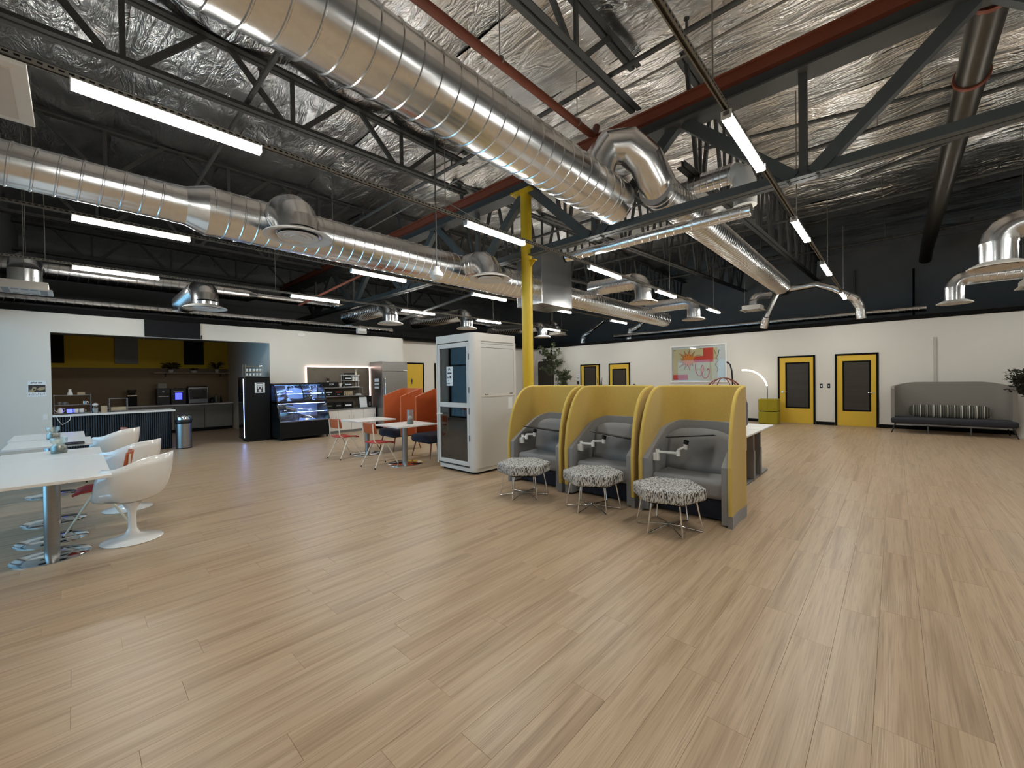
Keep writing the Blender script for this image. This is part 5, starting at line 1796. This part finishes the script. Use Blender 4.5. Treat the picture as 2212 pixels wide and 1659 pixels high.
# inside: a shelf and a stool
MB().box(0.06, BD - 0.42, 1.02, BW - 0.055, BD - 0.062, 1.05).build('inner_shelf', 'white', b, bevel=0.004)
t = thing('booth_stool', 'small stool with a dark seat inside the white booth', 'stool', (-5.5, 4.85, 0.112))
MB().lathe([(0.005, 0), (0.18, 0), (0.18, 0.012), (0.03, 0.03), (0.025, 0.56), (0.08, 0.58), (0.005, 0.585)], n=28).build('pedestal', 'deskleg', t, smooth=40)
MB().lathe([(0.005, 0.585), (0.17, 0.59), (0.175, 0.63), (0.15, 0.65), (0.005, 0.655)], n=28).build('seat', 'fgd', t, smooth=40)

# ================================================================ work lounges (pods)
def pod(label, loc):
    """open to -Y; origin on the floor at the front centre"""
    t = thing('work_lounge', label, 'lounge pod', loc, 0, 'mustard work lounges')
    W2, D, R = 0.485, 0.82, 0.30
    path = []
    n1 = 16
    for i in range(n1):
        path.append((-W2 + 0.012 * math.sin(i / n1 * PI), (D - R) * i / n1))
    for i in range(13):
        a = PI - PI / 2 * i / 12
        path.append((-W2 + R + R * math.cos(a), D - R + R * math.sin(a)))
    for i in range(13):
        a = PI / 2 - PI / 2 * i / 12
        path.append((W2 - R + R * math.cos(a), D - R + R * math.sin(a)))
    for i in range(n1):
        q = (n1 - 1 - i) / n1
        path.append((W2 - 0.012 * math.sin(q * PI), (D - R) * q))
    ZT = 1.44

    def top(y):
        s = min(1.0, max(0.0, y / 0.62))
        return 0.62 + (ZT - 0.62) * (1 - (1 - s) ** 2.9) ** 0.62
    k = len(path)
    # front edge of the screen leans back toward the floor: shift the first points with height is avoided; the grey foot carries it
    zt = [top(p[1]) for p in path]
    zb = [0.125] * k
    MB().shell(path, zb, zt, 0.040, 10).build('screen_shell', 'fy', t, smooth=50)
    MB().tube([(p[0], p[1] - (0.004 if 0 else 0), z) for p, z in zip(path, zt)], 0.021, 8).build('top_piping', 'fyl', t, smooth=60)
    for e in (0, -1):
        MB().tube([(path[e][0], path[e][1], 0.13), (path[e][0], path[e][1], 0.38), (path[e][0], path[e][1], zt[e])], 0.021, 8).build('front_piping', 'fyl', t, smooth=60)
    MB().shell(path, [0.0] * k, [0.122] * k, 0.046, 2).build('foot_band', 'fg', t, smooth=50)
    # inner grey upholstery, rising to the back
    IW, ID, IR = W2 - 0.055, D - 0.055, 0.26
    ip = []
    for i in range(n1):
        ip.append((-IW, 0.015 + (ID - IR - 0.015) * i / n1))
    for i in range(11):
        a = PI - PI / 2 * i / 10
        ip.append((-IW + IR + IR * math.cos(a), ID - IR + IR * math.sin(a)))
    for i in range(11):
        a = PI / 2 - PI / 2 * i / 10
        ip.append((IW - IR + IR * math.cos(a), ID - IR + IR * math.sin(a)))
    for i in range(n1):
        ip.append((IW, 0.015 + (ID - IR - 0.015) * (n1 - 1 - i) / n1))
    itop = [0.60 + 0.42 * (min(1.0, max(0.0, p[1] / 0.74))) ** 0.85 for p in ip]
    MB().shell(ip, [0.02] * len(ip), itop, 0.064, 6).build('inner_lining', 'fg', t, smooth=50)
    # seat, cushion and dark plinth
    MB().box(-IW + 0.033, 0.10, 0.24, IW - 0.033, ID - 0.03, 0.445).build('seat_cushion', 'fg', t, bevel=0.05, seg=4, smooth=60)
    bk = []
    for j in range(7):
        v = j / 6
        bk.append([(-(IW - 0.06) + (2 * IW - 0.12) * i / 12, ID - 0.20 + 0.10 * v - 0.05 * math.cos((i / 12 - 0.5) * PI) * (1 - v * 0.5), 0.43 + 0.50 * v - 0.10 * (abs(i / 12 - 0.5) * 2) ** 3 * v) for i in range(13)])
    o = MB().grid(bk).build('back_cushion', 'fg', t, smooth=60)
    sd = o.modifiers.new('s', 'SOLIDIFY')
    sd.thickness = 0.07
    MB().box(-IW + 0.05, 0.17, 0.02, IW - 0.05, ID - 0.05, 0.24).build('plinth', 'navy', t)
    # swing arm with tablet
    x0 = -IW + 0.033
    cl = MB().box(x0, 0.14, 0.575, x0 + 0.035, 0.20, 0.665).build('arm_clamp', 'white', t, bevel=0.008)
    MB().cyl((x0 + 0.05, 0.17, 0.58), (x0 + 0.05, 0.17, 0.67), 0.030, n=20).build('arm_pivot', 'white', cl, smooth=40)
    return t, x0


def pod_arm(t, x0, pts, tc, tw, td, yaw_, tilt):
    MB().tube(pts[:3], 0.016, 10).build('arm_lower', 'white', t, smooth=40)
    MB().tube(pts[2:], 0.015, 10).build('arm_upper', 'white', t, smooth=40)
    for p in (pts[0], pts[2], pts[-1]):
        MB().cyl((p[0], p[1], p[2] - 0.03), (p[0], p[1], p[2] + 0.03), 0.024, n=16).build('arm_joint', 'white', t, smooth=40)
    q = pts[-1]
    MB().cyl((q[0], q[1], q[2] + 0.03), (q[0] + 0.01, q[1], q[2] + 0.07), 0.028, n=14).build('tablet_bracket', 'blackp', t)
    o = MB().box(-tw / 2, -td / 2, 0, tw / 2, td / 2, 0.013).build('tablet_table', 'blackp', t, bevel=0.005)
    o.location = tc
    o.rotation_euler = (-0.13, tilt, yaw_)


PODS = [(-1.715, 'nearest mustard and grey work lounge, at the right of the three'), (-2.785, 'middle mustard and grey work lounge of the three'), (-3.855, 'farthest mustard and grey work lounge, next to the white booth')]
ARMS = [([(0.05, 0.17, 0.68), (0.18, 0.14, 0.69), (0.30, 0.16, 0.69), (0.30, 0.16, 0.73), (0.36, 0.22, 0.765)], (0.40, 0.28, 0.875), 0.50, 0.34, 0.25, -0.10),
        ([(0.05, 0.17, 0.68), (0.16, 0.12, 0.69), (0.25, 0.14, 0.69), (0.25, 0.14, 0.73), (0.38, 0.20, 0.735)], (0.45, 0.30, 0.80), 0.52, 0.34, 0.25, 0.14),
        ([(0.05, 0.17, 0.68), (0.11, 0.10, 0.69), (0.17, 0.12, 0.69), (0.17, 0.12, 0.73), (0.28, 0.18, 0.735)], (0.36, 0.30, 0.80), 0.52, 0.34, 0.25, 0.09)]
for (px, lb), (pts, tc, tw, td, yw, tl) in zip(PODS, ARMS):
    t, x0 = pod(lb, (px, 4.56, 0))
    pod_arm(t, x0, [(x0 + p[0], p[1], p[2]) for p in pts], (x0 + tc[0], tc[1], tc[2]), tw, td, yw, tl)


# ---- hexagonal stools
def hex_stool(label, loc, rz):
    t = thing('hex_stool', label, 'stool', loc, rz, 'hexagonal stools')
    R = 0.365

    def hexa(r):
        return [(r * math.cos(PI / 3 * i + PI / 6), r * math.sin(PI / 3 * i + PI / 6)) for i in range(6)]
    MB().prism(hexa(R), 0.325, 0.455).build('cushion', 'dash', t, bevel=0.028, seg=4, smooth=50)
    MB().prism(hexa(R - 0.06), 0.31, 0.325).build('seat_board', 'blackm', t)
    top, bot = hexa(0.265), hexa(0.325)
    for i in range(6):
        MB().tube([(top[i][0], top[i][1], 0.318), (bot[i][0], bot[i][1], 0.018), (bot[i][0] * 0.985, bot[i][1] * 0.985, 0.009)], 0.0075, 8).build('leg', 'chrome', t, smooth=50)
    for i in range(3):
        a, c_ = bot[i], bot[i + 3]
        MB().tube([(a[0] * 0.985, a[1] * 0.985, 0.010), (0, 0, 0.045 + i * 0.0), (c_[0] * 0.985, c_[1] * 0.985, 0.010)], 0.0075, 8).build('cross_rod', 'chrome', t, smooth=50)
    return t


h1 = hex_stool('speckled hexagonal stool nearest the camera, before the nearest lounge', (-1.72, 4.24, 0), math.radians(-15))
h1.location.y = 4.20
dup(h1, (-2.67, 4.27, 0), 0, 'speckled hexagonal stool before the middle lounge')
dup(h1, (-3.66, 4.13, 0), math.radians(14), 'speckled hexagonal stool before the farthest lounge, by the booth')
# ================================================================ desk behind the lounges
t = thing('sit_stand_desk', 'white sit-stand desk with grey lifting legs behind the lounges', 'desk', (-2.20, 7.12, 0))
MB().box(-0.72, -0.86, 0.72, 0.72, -0.01, 0.745).build('desk_top', 'lam', t, bevel=0.004)
MB().box(-0.72, 0.01, 0.72, 0.72, 0.86, 0.745).build('desk_top', 'lam', t, bevel=0.004)
for x in (-0.58, 0.62):
    for s in (-1, 1):
        MB().box(x - 0.045, s * 0.20 - 0.035, 0.34, x + 0.045, s * 0.20 + 0.035, 0.715).build('leg', 'deskleg', t, bevel=0.006)
        MB().box(x - 0.055, s * 0.20 - 0.045, 0.03, x + 0.055, s * 0.20 + 0.045, 0.45).build('leg_sleeve', 'deskleg', t, bevel=0.006)
    MB().box(x - 0.04, -0.72, 0.0, x + 0.04, 0.72, 0.03).build('foot', 'deskleg', t, bevel=0.006)
    MB().box(x - 0.03, -0.6, 0.69, x + 0.03, 0.6, 0.72).build('bearer', 'deskleg', t)
t = thing('desk_divider', 'blue-grey felt divider standing on the white desk', 'divider', (-2.20, 7.12, 0.745))
MB().prism(rrect(-0.66, 0.045, 0.54, 0.43, 0.04), -0.012, 0.012, 'y').build('panel', 'slate', t, bevel=0.004)
for x in (-0.4, 0.3):
    MB().box(x, -0.04, 0, x + 0.05, 0.04, 0.05).build('bracket', 'deskleg', t)
# task chair mostly hidden: five-star base with a red caster
t = thing('task_chair', 'office chair mostly hidden behind the nearest lounge, red caster showing', 'chair', (-1.92, 6.18, 0))
MB().cyl((0, 0, 0.09), (0, 0, 0.42), 0.028, n=14).build('gas_lift', 'blackm', t, smooth=40)
for i in range(5):
    a = 2 * PI * i / 5 + 0.2
    MB().tube([(0, 0, 0.11), (0.27 * math.cos(a), 0.27 * math.sin(a), 0.075)], [0.026, 0.016], 8).build('base_arm', 'redf', t, smooth=40)
    MB().cyl((0.27 * math.cos(a) - 0.02 * math.sin(a), 0.27 * math.sin(a) + 0.02 * math.cos(a), 0.03), (0.27 * math.cos(a) + 0.02 * math.sin(a), 0.27 * math.sin(a) - 0.02 * math.cos(a), 0.03), 0.03, n=14).build('caster', 'blackm', t, smooth=40)
MB().box(-0.22, -0.22, 0.42, 0.22, 0.22, 0.49).build('seat', 'redf', t, bevel=0.03, seg=3)
MB().box(-0.2, -0.24, 0.55, 0.2, -0.2, 0.95).build('backrest', 'redf', t, bevel=0.015, seg=3)
MB().box(-0.03, -0.25, 0.44, 0.03, -0.23, 0.6).build('back_post', 'blackm', t)
# copper wire arches
t = thing('wire_sculpture', 'sculpture of thin copper wire arches behind the nearest lounge', 'sculpture', (-2.42, 8.6, 0))
for i, (r, sx, ph) in enumerate(((0.40, 1.0, 0.0), (0.36, 0.9, 0.35), (0.37, 0.95, -0.35), (0.34, 0.8, 0.8), (0.34, 0.85, -0.8), (0.38, 0.9, 1.4))):
    pts = []
    for k in range(25):
        a = PI * k / 24
        x, z = r * math.cos(a), 0.62 * math.sin(a) ** 0.8
        pts.append((x * math.cos(ph), x * math.sin(ph), 0.92 + z))
    MB().tube(pts, 0.0085, 8).build('wire_arch', 'copper', t, smooth=60)
pts = [(0.37 * math.cos(2 * PI * k / 28), 0.37 * math.sin(2 * PI * k / 28), 1.17) for k in range(28)]
MB().tube(pts, 0.006, 6, closed=True).build('wire_hoop', 'copper', t, smooth=60)
MB().cyl((0, 0, 0), (0, 0, 0.92), 0.02, n=12).build('stand', 'blackm', t, smooth=40)
MB().cyl((0, 0, 0.0), (0, 0, 0.02), 0.22, n=28).build('stand_foot', 'blackm', t, smooth=40)
MB().cyl((0, 0, 0.90), (0, 0, 0.92), 0.41, n=32).build('stand_top', 'blackm', t, smooth=40)

# arc floor lamp: lit upper arc
t = thing('arc_floor_lamp', 'floor lamp with a thin glowing white arc beside the lime ottomans', 'lamp', (-3.12, 15.62, 0))
cx_, cz_, r_ = -0.62, 1.10, 0.68
MB().tube(arc((cx_, 0, cz_), r_, math.radians(12), math.radians(96), 24), 0.022, 10).build('light_arc', 'arcled', t, smooth=60)
MB().tube([(0.0, 0, 0.02), (0.055, 0, 0.6), (0.06, 0, 0.95), (0.058, 0, 1.10), (cx_ + r_ * math.cos(math.radians(12)), 0, cz_ + r_ * math.sin(math.radians(12)))], 0.013, 10).build('stem', 'deskleg', t, smooth=60)
MB().lathe([(0.005, 0), (0.15, 0), (0.15, 0.015), (0.02, 0.025)], n=28).build('foot', 'deskleg', t, smooth=40)
t = thing('curved_lamp_stand', 'black curved lamp stand in front of the artwork edge', 'lamp', (-4.12, 15.6, 0))
MB().tube([(0, 0, 0), (0.02, 0, 0.9), (0.02, 0, 1.35), (0.0, 0, 1.75), (-0.05, 0, 1.98), (-0.13, 0, 2.06)], 0.024, 12).build('stem', 'blackp', t, smooth=60)
MB().cyl((-0.16, 0, 2.05), (-0.12, 0, 2.07), 0.035, n=14).build('head', 'blackp', t, smooth=40)
MB().cyl((0, 0, 0), (0, 0, 0.02), 0.15, n=28).build('foot', 'blackp', t, smooth=40)

# two stacked lime ottomans with angled fronts
for i, lb in enumerate(('lime faceted ottoman, lower of the stacked pair', 'lime faceted ottoman, upper of the stacked pair')):
    t = thing('lime_ottoman', lb, 'ottoman', (-3.02, 15.42, 0.412 * i), 0, 'lime ottomans')
    MB().prism([(-0.27, 0.0), (0.0, -0.09), (0.27, 0.0), (0.27, 0.46), (-0.27, 0.46)], 0.012 + 0.0, 0.40).build('body', 'lime', t, bevel=0.012)
    MB().prism([(-0.24, 0.03), (0.0, -0.05), (0.24, 0.03), (0.24, 0.43), (-0.24, 0.43)], 0.0, 0.012).build('glide', 'blackm', t)

# framed abstract print
a = thing('framed_artwork', 'large white-framed abstract print with orange burst and red shapes', 'artwork', (-6.46, YR, 1.36))
AW, AH = 2.04, 1.42
MB().box(0, -0.045, 0, AW, 0, 0.05).box(0, -0.045, AH - 0.05, AW, 0, AH).box(0, -0.045, 0.05, 0.05, 0, AH - 0.05).box(AW - 0.05, -0.045, 0.05, AW, 0, AH - 0.05).build('frame', 'white', a, bevel=0.004)
MB().box(0.05, -0.012, 0.05, AW - 0.05, -0.002, AH - 0.05).build('mat_board', 'paper', a)
MB().box(0.09, -0.014, 0.10, 1.72, -0.012, AH - 0.13).build('print_ground', 'print', a)
MB().box(0.05, -0.036, 0.05, AW - 0.05, -0.033, AH - 0.05).build('glazing', 'aglass', a)
mb = MB()
mb.prism([(0.82, 0.76), (1.58, 0.76), (1.58, 1.29), (1.22, 1.29), (1.22, 1.0), (0.82, 0.97)], -0.016, -0.014, 'y')
mb.prism([(0.09, 0.10), (0.66, 0.10), (0.66, 0.30), (0.09, 0.30)], -0.016, -0.014, 'y')
mb.build('red_shapes', 'printr', a)
star = []
rg = random.Random(5)
for i in range(26):
    an = 2 * PI * i / 26
    rr = (rg.uniform(0.30, 0.48) if i % 2 == 0 else 0.19)
    if i == 0:
        rr = 0.2
    star.append((0.68 + rr * math.cos(an), 0.86 + rr * 0.9 * math.sin(an)))
MB().prism([(0.68 + (p[0] - 0.68) * 1.0, p[1]) for p in star], -0.0175, -0.016, 'y').build('orange_burst', 'printo', a)
mb = MB()
for i in range(0, 26, 2):
    if i in (0, 24, 2):
        continue
    p, q, r = star[i - 1], star[i], star[(i + 1) % 26]
    mb.tube([(p[0], -0.0175, p[1]), (q[0], -0.0175, q[1]), (r[0], -0.0175, r[1])], 0.008, 4)
mb.build('burst_outline', 'ink', a)
pts = []
for k in range(60):
    u = k / 59
    th = u * 4 * PI + 2.3
    pts.append((1.0 + 0.42 * u + 0.085 * math.cos(th), -0.017, 0.52 - 0.22 * u + 0.24 * (1 - 0.2 * u) * math.sin(th)))
MB().tube(pts, 0.016, 6).build('red_scribble', 'printr', a, smooth=60)
mb = MB()
for pl in ([(1.60, 1.25), (1.66, 1.05)], [(1.78, 1.2), (1.74, 1.0), (1.66, 0.9), (1.76, 0.82), (1.64, 0.66), (1.74, 0.5), (1.70, 0.38)], [(1.0, 1.02), (1.16, 1.03)], [(1.06, 1.27), (1.2, 1.28)], [(0.12, 1.24), (0.2, 1.25)]):
    mb.tube([(p[0], -0.016, p[1]) for p in pl], 0.009, 4)
mb.build('ink_lines', 'ink', a)

# small wall fittings
for x, lb in ((-1.69, 'dark blue wall switch between the two yellow doors, left one'), (-1.50, 'dark blue wall switch between the two yellow doors, right one')):
    s = thing('wall_switch', lb, 'switch', (x, YR, 1.23), 0, 'wall switches')
    MB().box(-0.035, -0.008, -0.07, 0.035, 0, 0.07).build('plate', 'navy', s, bevel=0.004)
    MB().box(-0.012, -0.012, -0.02, 0.012, -0.008, 0.02).build('rocker', 'paper', s)
s = thing('thermostat', 'small black thermostat right of the fourth yellow door', 'thermostat', (-8.02, YR, 1.27))
MB().box(-0.04, -0.02, -0.04, 0.04, 0, 0.04).build('body', 'blackp', s, bevel=0.006)
MB().box(-0.02, -0.022, -0.015, 0.02, -0.02, 0.015).build('display', 'deskleg', s)
s = thing('door_sign', 'small white room sign over a black card reader beside a dark-glazed door', 'sign', (-10.83, YR, 1.50))
MB().box(-0.1, -0.008, 0, 0.1, 0, 0.28).build('plate', 'paper', s, bevel=0.002)
for z in (0.05, 0.1, 0.2):
    MB().box(-0.07, -0.0088, z, 0.07, -0.008, z + 0.022).build('text_line', 'deskleg', s)
MB().box(-0.045, -0.02, -0.2, 0.045, 0, -0.06).build('card_reader', 'blackp', s, bevel=0.006)
s = thing('wall_speaker', 'small black and white speaker high on the far wall', 'speaker', (-12.25, YR, 2.72))
MB().box(-0.11, -0.12, 0, 0.02, 0, 0.28).build('cabinet', 'blackp', s, bevel=0.008)
MB().box(0.02, -0.12, 0, 0.11, 0, 0.28).build('side_cover', 'white', s, bevel=0.004)
s = thing('cable_raceway', 'vertical painted cable raceway on the wall above the sofa', 'raceway', (0.82, YR, 1.2))
MB().box(-0.03, -0.025, 0, 0.03, 0, 1.37).build('cover', 'wall2', s, bevel=0.004)

# ================================================================ sofa
t = thing('sofa', 'high-backed grey sofa with charcoal seat against the right wall', 'sofa', (1.03, 15.0, 0))
SW = 2.20
MB().box(-SW / 2, 0.02, 0.25, SW / 2, 0.72, 0.40).build('seat', 'fgd', t, bevel=0.05, seg=4, smooth=60)
path = []
path += [(-1.06, 0.18), (-1.07, 0.35)]
for i in range(9):
    a_ = PI - PI / 2 * i / 8
    path.append((-0.77 + 0.30 * math.cos(a_), 0.55 + 0.30 * math.sin(a_)))
for i in range(1, 10):
    path.append((-0.77 + 1.54 * i / 10, 0.85))
for i in range(9):
    a_ = PI / 2 - PI / 2 * i / 8
    path.append((0.77 + 0.30 * math.cos(a_), 0.55 + 0.30 * math.sin(a_)))
path += [(1.07, 0.35), (1.06, 0.18)]
zt = []
for p in path:
    e = max(0.0, (abs(p[0]) - 0.55) / 0.52)
    zt.append(1.345 - 0.12 * min(1, e) ** 2 - (0.06 if p[1] < 0.3 else 0.0))
MB().shell(path, [0.30] * len(path), zt, 0.07, 6).build('high_back', 'fgs', t, smooth=50)
for s in (-1, 1):
    MB().tube([(s * 1.0, 0.08, 0.27), (s * 1.09, 0.02, 0.0)], [0.018, 0.012], 10).build('leg', 'blackp', t, smooth=40)
    MB().tube([(s * 1.0, 0.70, 0.27), (s * 1.06, 0.78, 0.0)], [0.018, 0.012], 10).build('leg', 'blackp', t, smooth=40)
    MB().cyl((s * 0.38, 0.4, 0), (s * 0.38, 0.4, 0.25), 0.02, n=12).build('centre_leg', 'deskleg', t, smooth=40)
MB().box(-1.02, 0.06, 0.225, 1.02, 0.12, 0.25).build('front_rail', 'deskleg', t)
M['stripe'] = stripe_mat('striped_cushion', [(0, S(58, 56, 50)), (0.30, S(120, 116, 104)), (0.36, S(60, 60, 54)), (0.62, S(130, 126, 112)), (0.70, S(72, 70, 60)), (0.86, S(206, 202, 190)), (0.98, S(70, 66, 58))], 1 / 0.127, 'X')
t = thing('bolster_cushion', 'long striped bolster cushion leaning on the sofa back', 'cushion', (1.03, 15.62, 0.405))
rows = []
for j in range(13):
    a_ = 2 * PI * j / 12
    row = []
    for i in range(31):
        u = i / 30 * 2 - 1
        k_ = (1 - abs(u) ** 9) ** 0.5
        row.append((0.74 * u, 0.055 * math.cos(a_) * k_ + 0.10 * (0.155 + 0.155 * math.sin(a_)), 0.165 + 0.165 * math.sin(a_) * (0.55 + 0.45 * k_)))
    rows.append(row)
MB().grid(rows).build('cover', 'stripe', t, smooth=60, weld=True)


# ================================================================ plants
def olive(label, loc, trunk, crown_r, crown_h, nleaf, seed, potr=0.17, poth=0.30, lsz=0.055, potm='pot', lm='leaf', cat='plant', spike=False):
    rg = random.Random(seed)
    t = thing('olive_tree', label, cat, loc, 0, 'potted olive trees')
    MB().lathe([(0.005, 0), (potr * 0.75, 0), (potr * 0.95, poth * 0.6), (potr, poth), (potr * 0.9, poth), (potr * 0.88, poth * 0.88), (0.005, poth * 0.88)], n=28).build('pot', potm, t, smooth=40)
    tk = MB()
    tk.tube([(0, 0, poth * 0.8), (0.02, 0.01, poth + trunk * 0.4), (-0.01, 0.0, poth + trunk), (0.0, 0.02, poth + trunk + crown_h * 0.7)], [0.028, 0.022, 0.017, 0.006], 8)
    lf = MB()
    nb = 26
    for b_ in range(nb):
        a_ = rg.random() * 2 * PI
        z0 = poth + trunk + crown_h * rg.uniform(-0.1, 0.6)
        rr = crown_r * rg.uniform(0.55, 1.0)
        rise = rg.uniform(0.1, 0.45) * crown_h
        p0 = Vector((0, 0.01, z0))
        p2 = Vector((rr * math.cos(a_), rr * math.sin(a_), z0 + rise))
        p1 = (p0 + p2) / 2 + Vector((0, 0, rise * 0.25))
        tk.tube([p0, p1, p2], [0.008, 0.005, 0.002], 5, False)
        for q in range(nleaf // nb):
            u = rg.uniform(0.2, 1.05)
            c_ = p0.lerp(p1, u * 2) if u < 0.5 else p1.lerp(p2, (u - 0.5) * 2)
            d_ = Vector((rg.gauss(0, 1), rg.gauss(0, 1), rg.gauss(0.3, 0.8))).normalized()
            s_ = lsz * rg.uniform(0.7, 1.3)
            sd = d_.cross(Vector((rg.gauss(0, 1), rg.gauss(0, 1), rg.gauss(0, 1)))).normalized()
            up = sd.cross(d_)
            q_ = [c_, c_ + d_ * s_ * 0.5 + sd * s_ * 0.17 + up * s_ * 0.06, c_ + d_ * s_, c_ + d_ * s_ * 0.5 - sd * s_ * 0.17 + up * s_ * 0.06]
            lf.add(q_, [(0, 1, 2), (0, 2, 3)])
    tk.build('trunk', 'bark', t, smooth=50)
    lf.build('leaves', lm, t)['kind'] = 'stuff'
    return t


olive('tall olive tree behind the yellow column by the far wall', (-11.75, 15.3, 0), 1.25, 0.62, 1.55, 1500, 11, 0.22, 0.4, 0.13)
olive('shorter olive plant right of the tall one at the far wall', (-11.0, 15.3, 0), 0.85, 0.42, 0.85, 800, 12, 0.2, 0.35, 0.13)
olive('small olive tree in a white pot at the right end of the sofa', (2.29, 15.35, 0), 0.68, 0.34, 0.72, 760, 13, 0.19, 0.30, 0.10, lm='leafd')
t = thing('snake_plant', 'thin spiky plant between the two dark-glazed doors', 'plant', (-9.42, 15.75, 0))
MB().lathe([(0.005, 0), (0.12, 0), (0.15, 0.5), (0.14, 0.5), (0.13, 0.45), (0.005, 0.45)], n=24).build('pot', 'blackm', t, smooth=40)
rg = random.Random(4)
for k in range(9):
    a_ = rg.random() * 2 * PI
    rr = rg.uniform(0.05, 0.2)
    h_ = rg.uniform(0.8, 1.25)
    MB().tube([(0.03 * math.cos(a_), 0.03 * math.sin(a_), 0.44), (rr * 0.4 * math.cos(a_), rr * 0.4 * math.sin(a_), 0.45 + h_ * 0.55), (rr * math.cos(a_), rr * math.sin(a_), 0.45 + h_)], [0.018, 0.02, 0.003], 5).build('leaf', 'leafd', t)
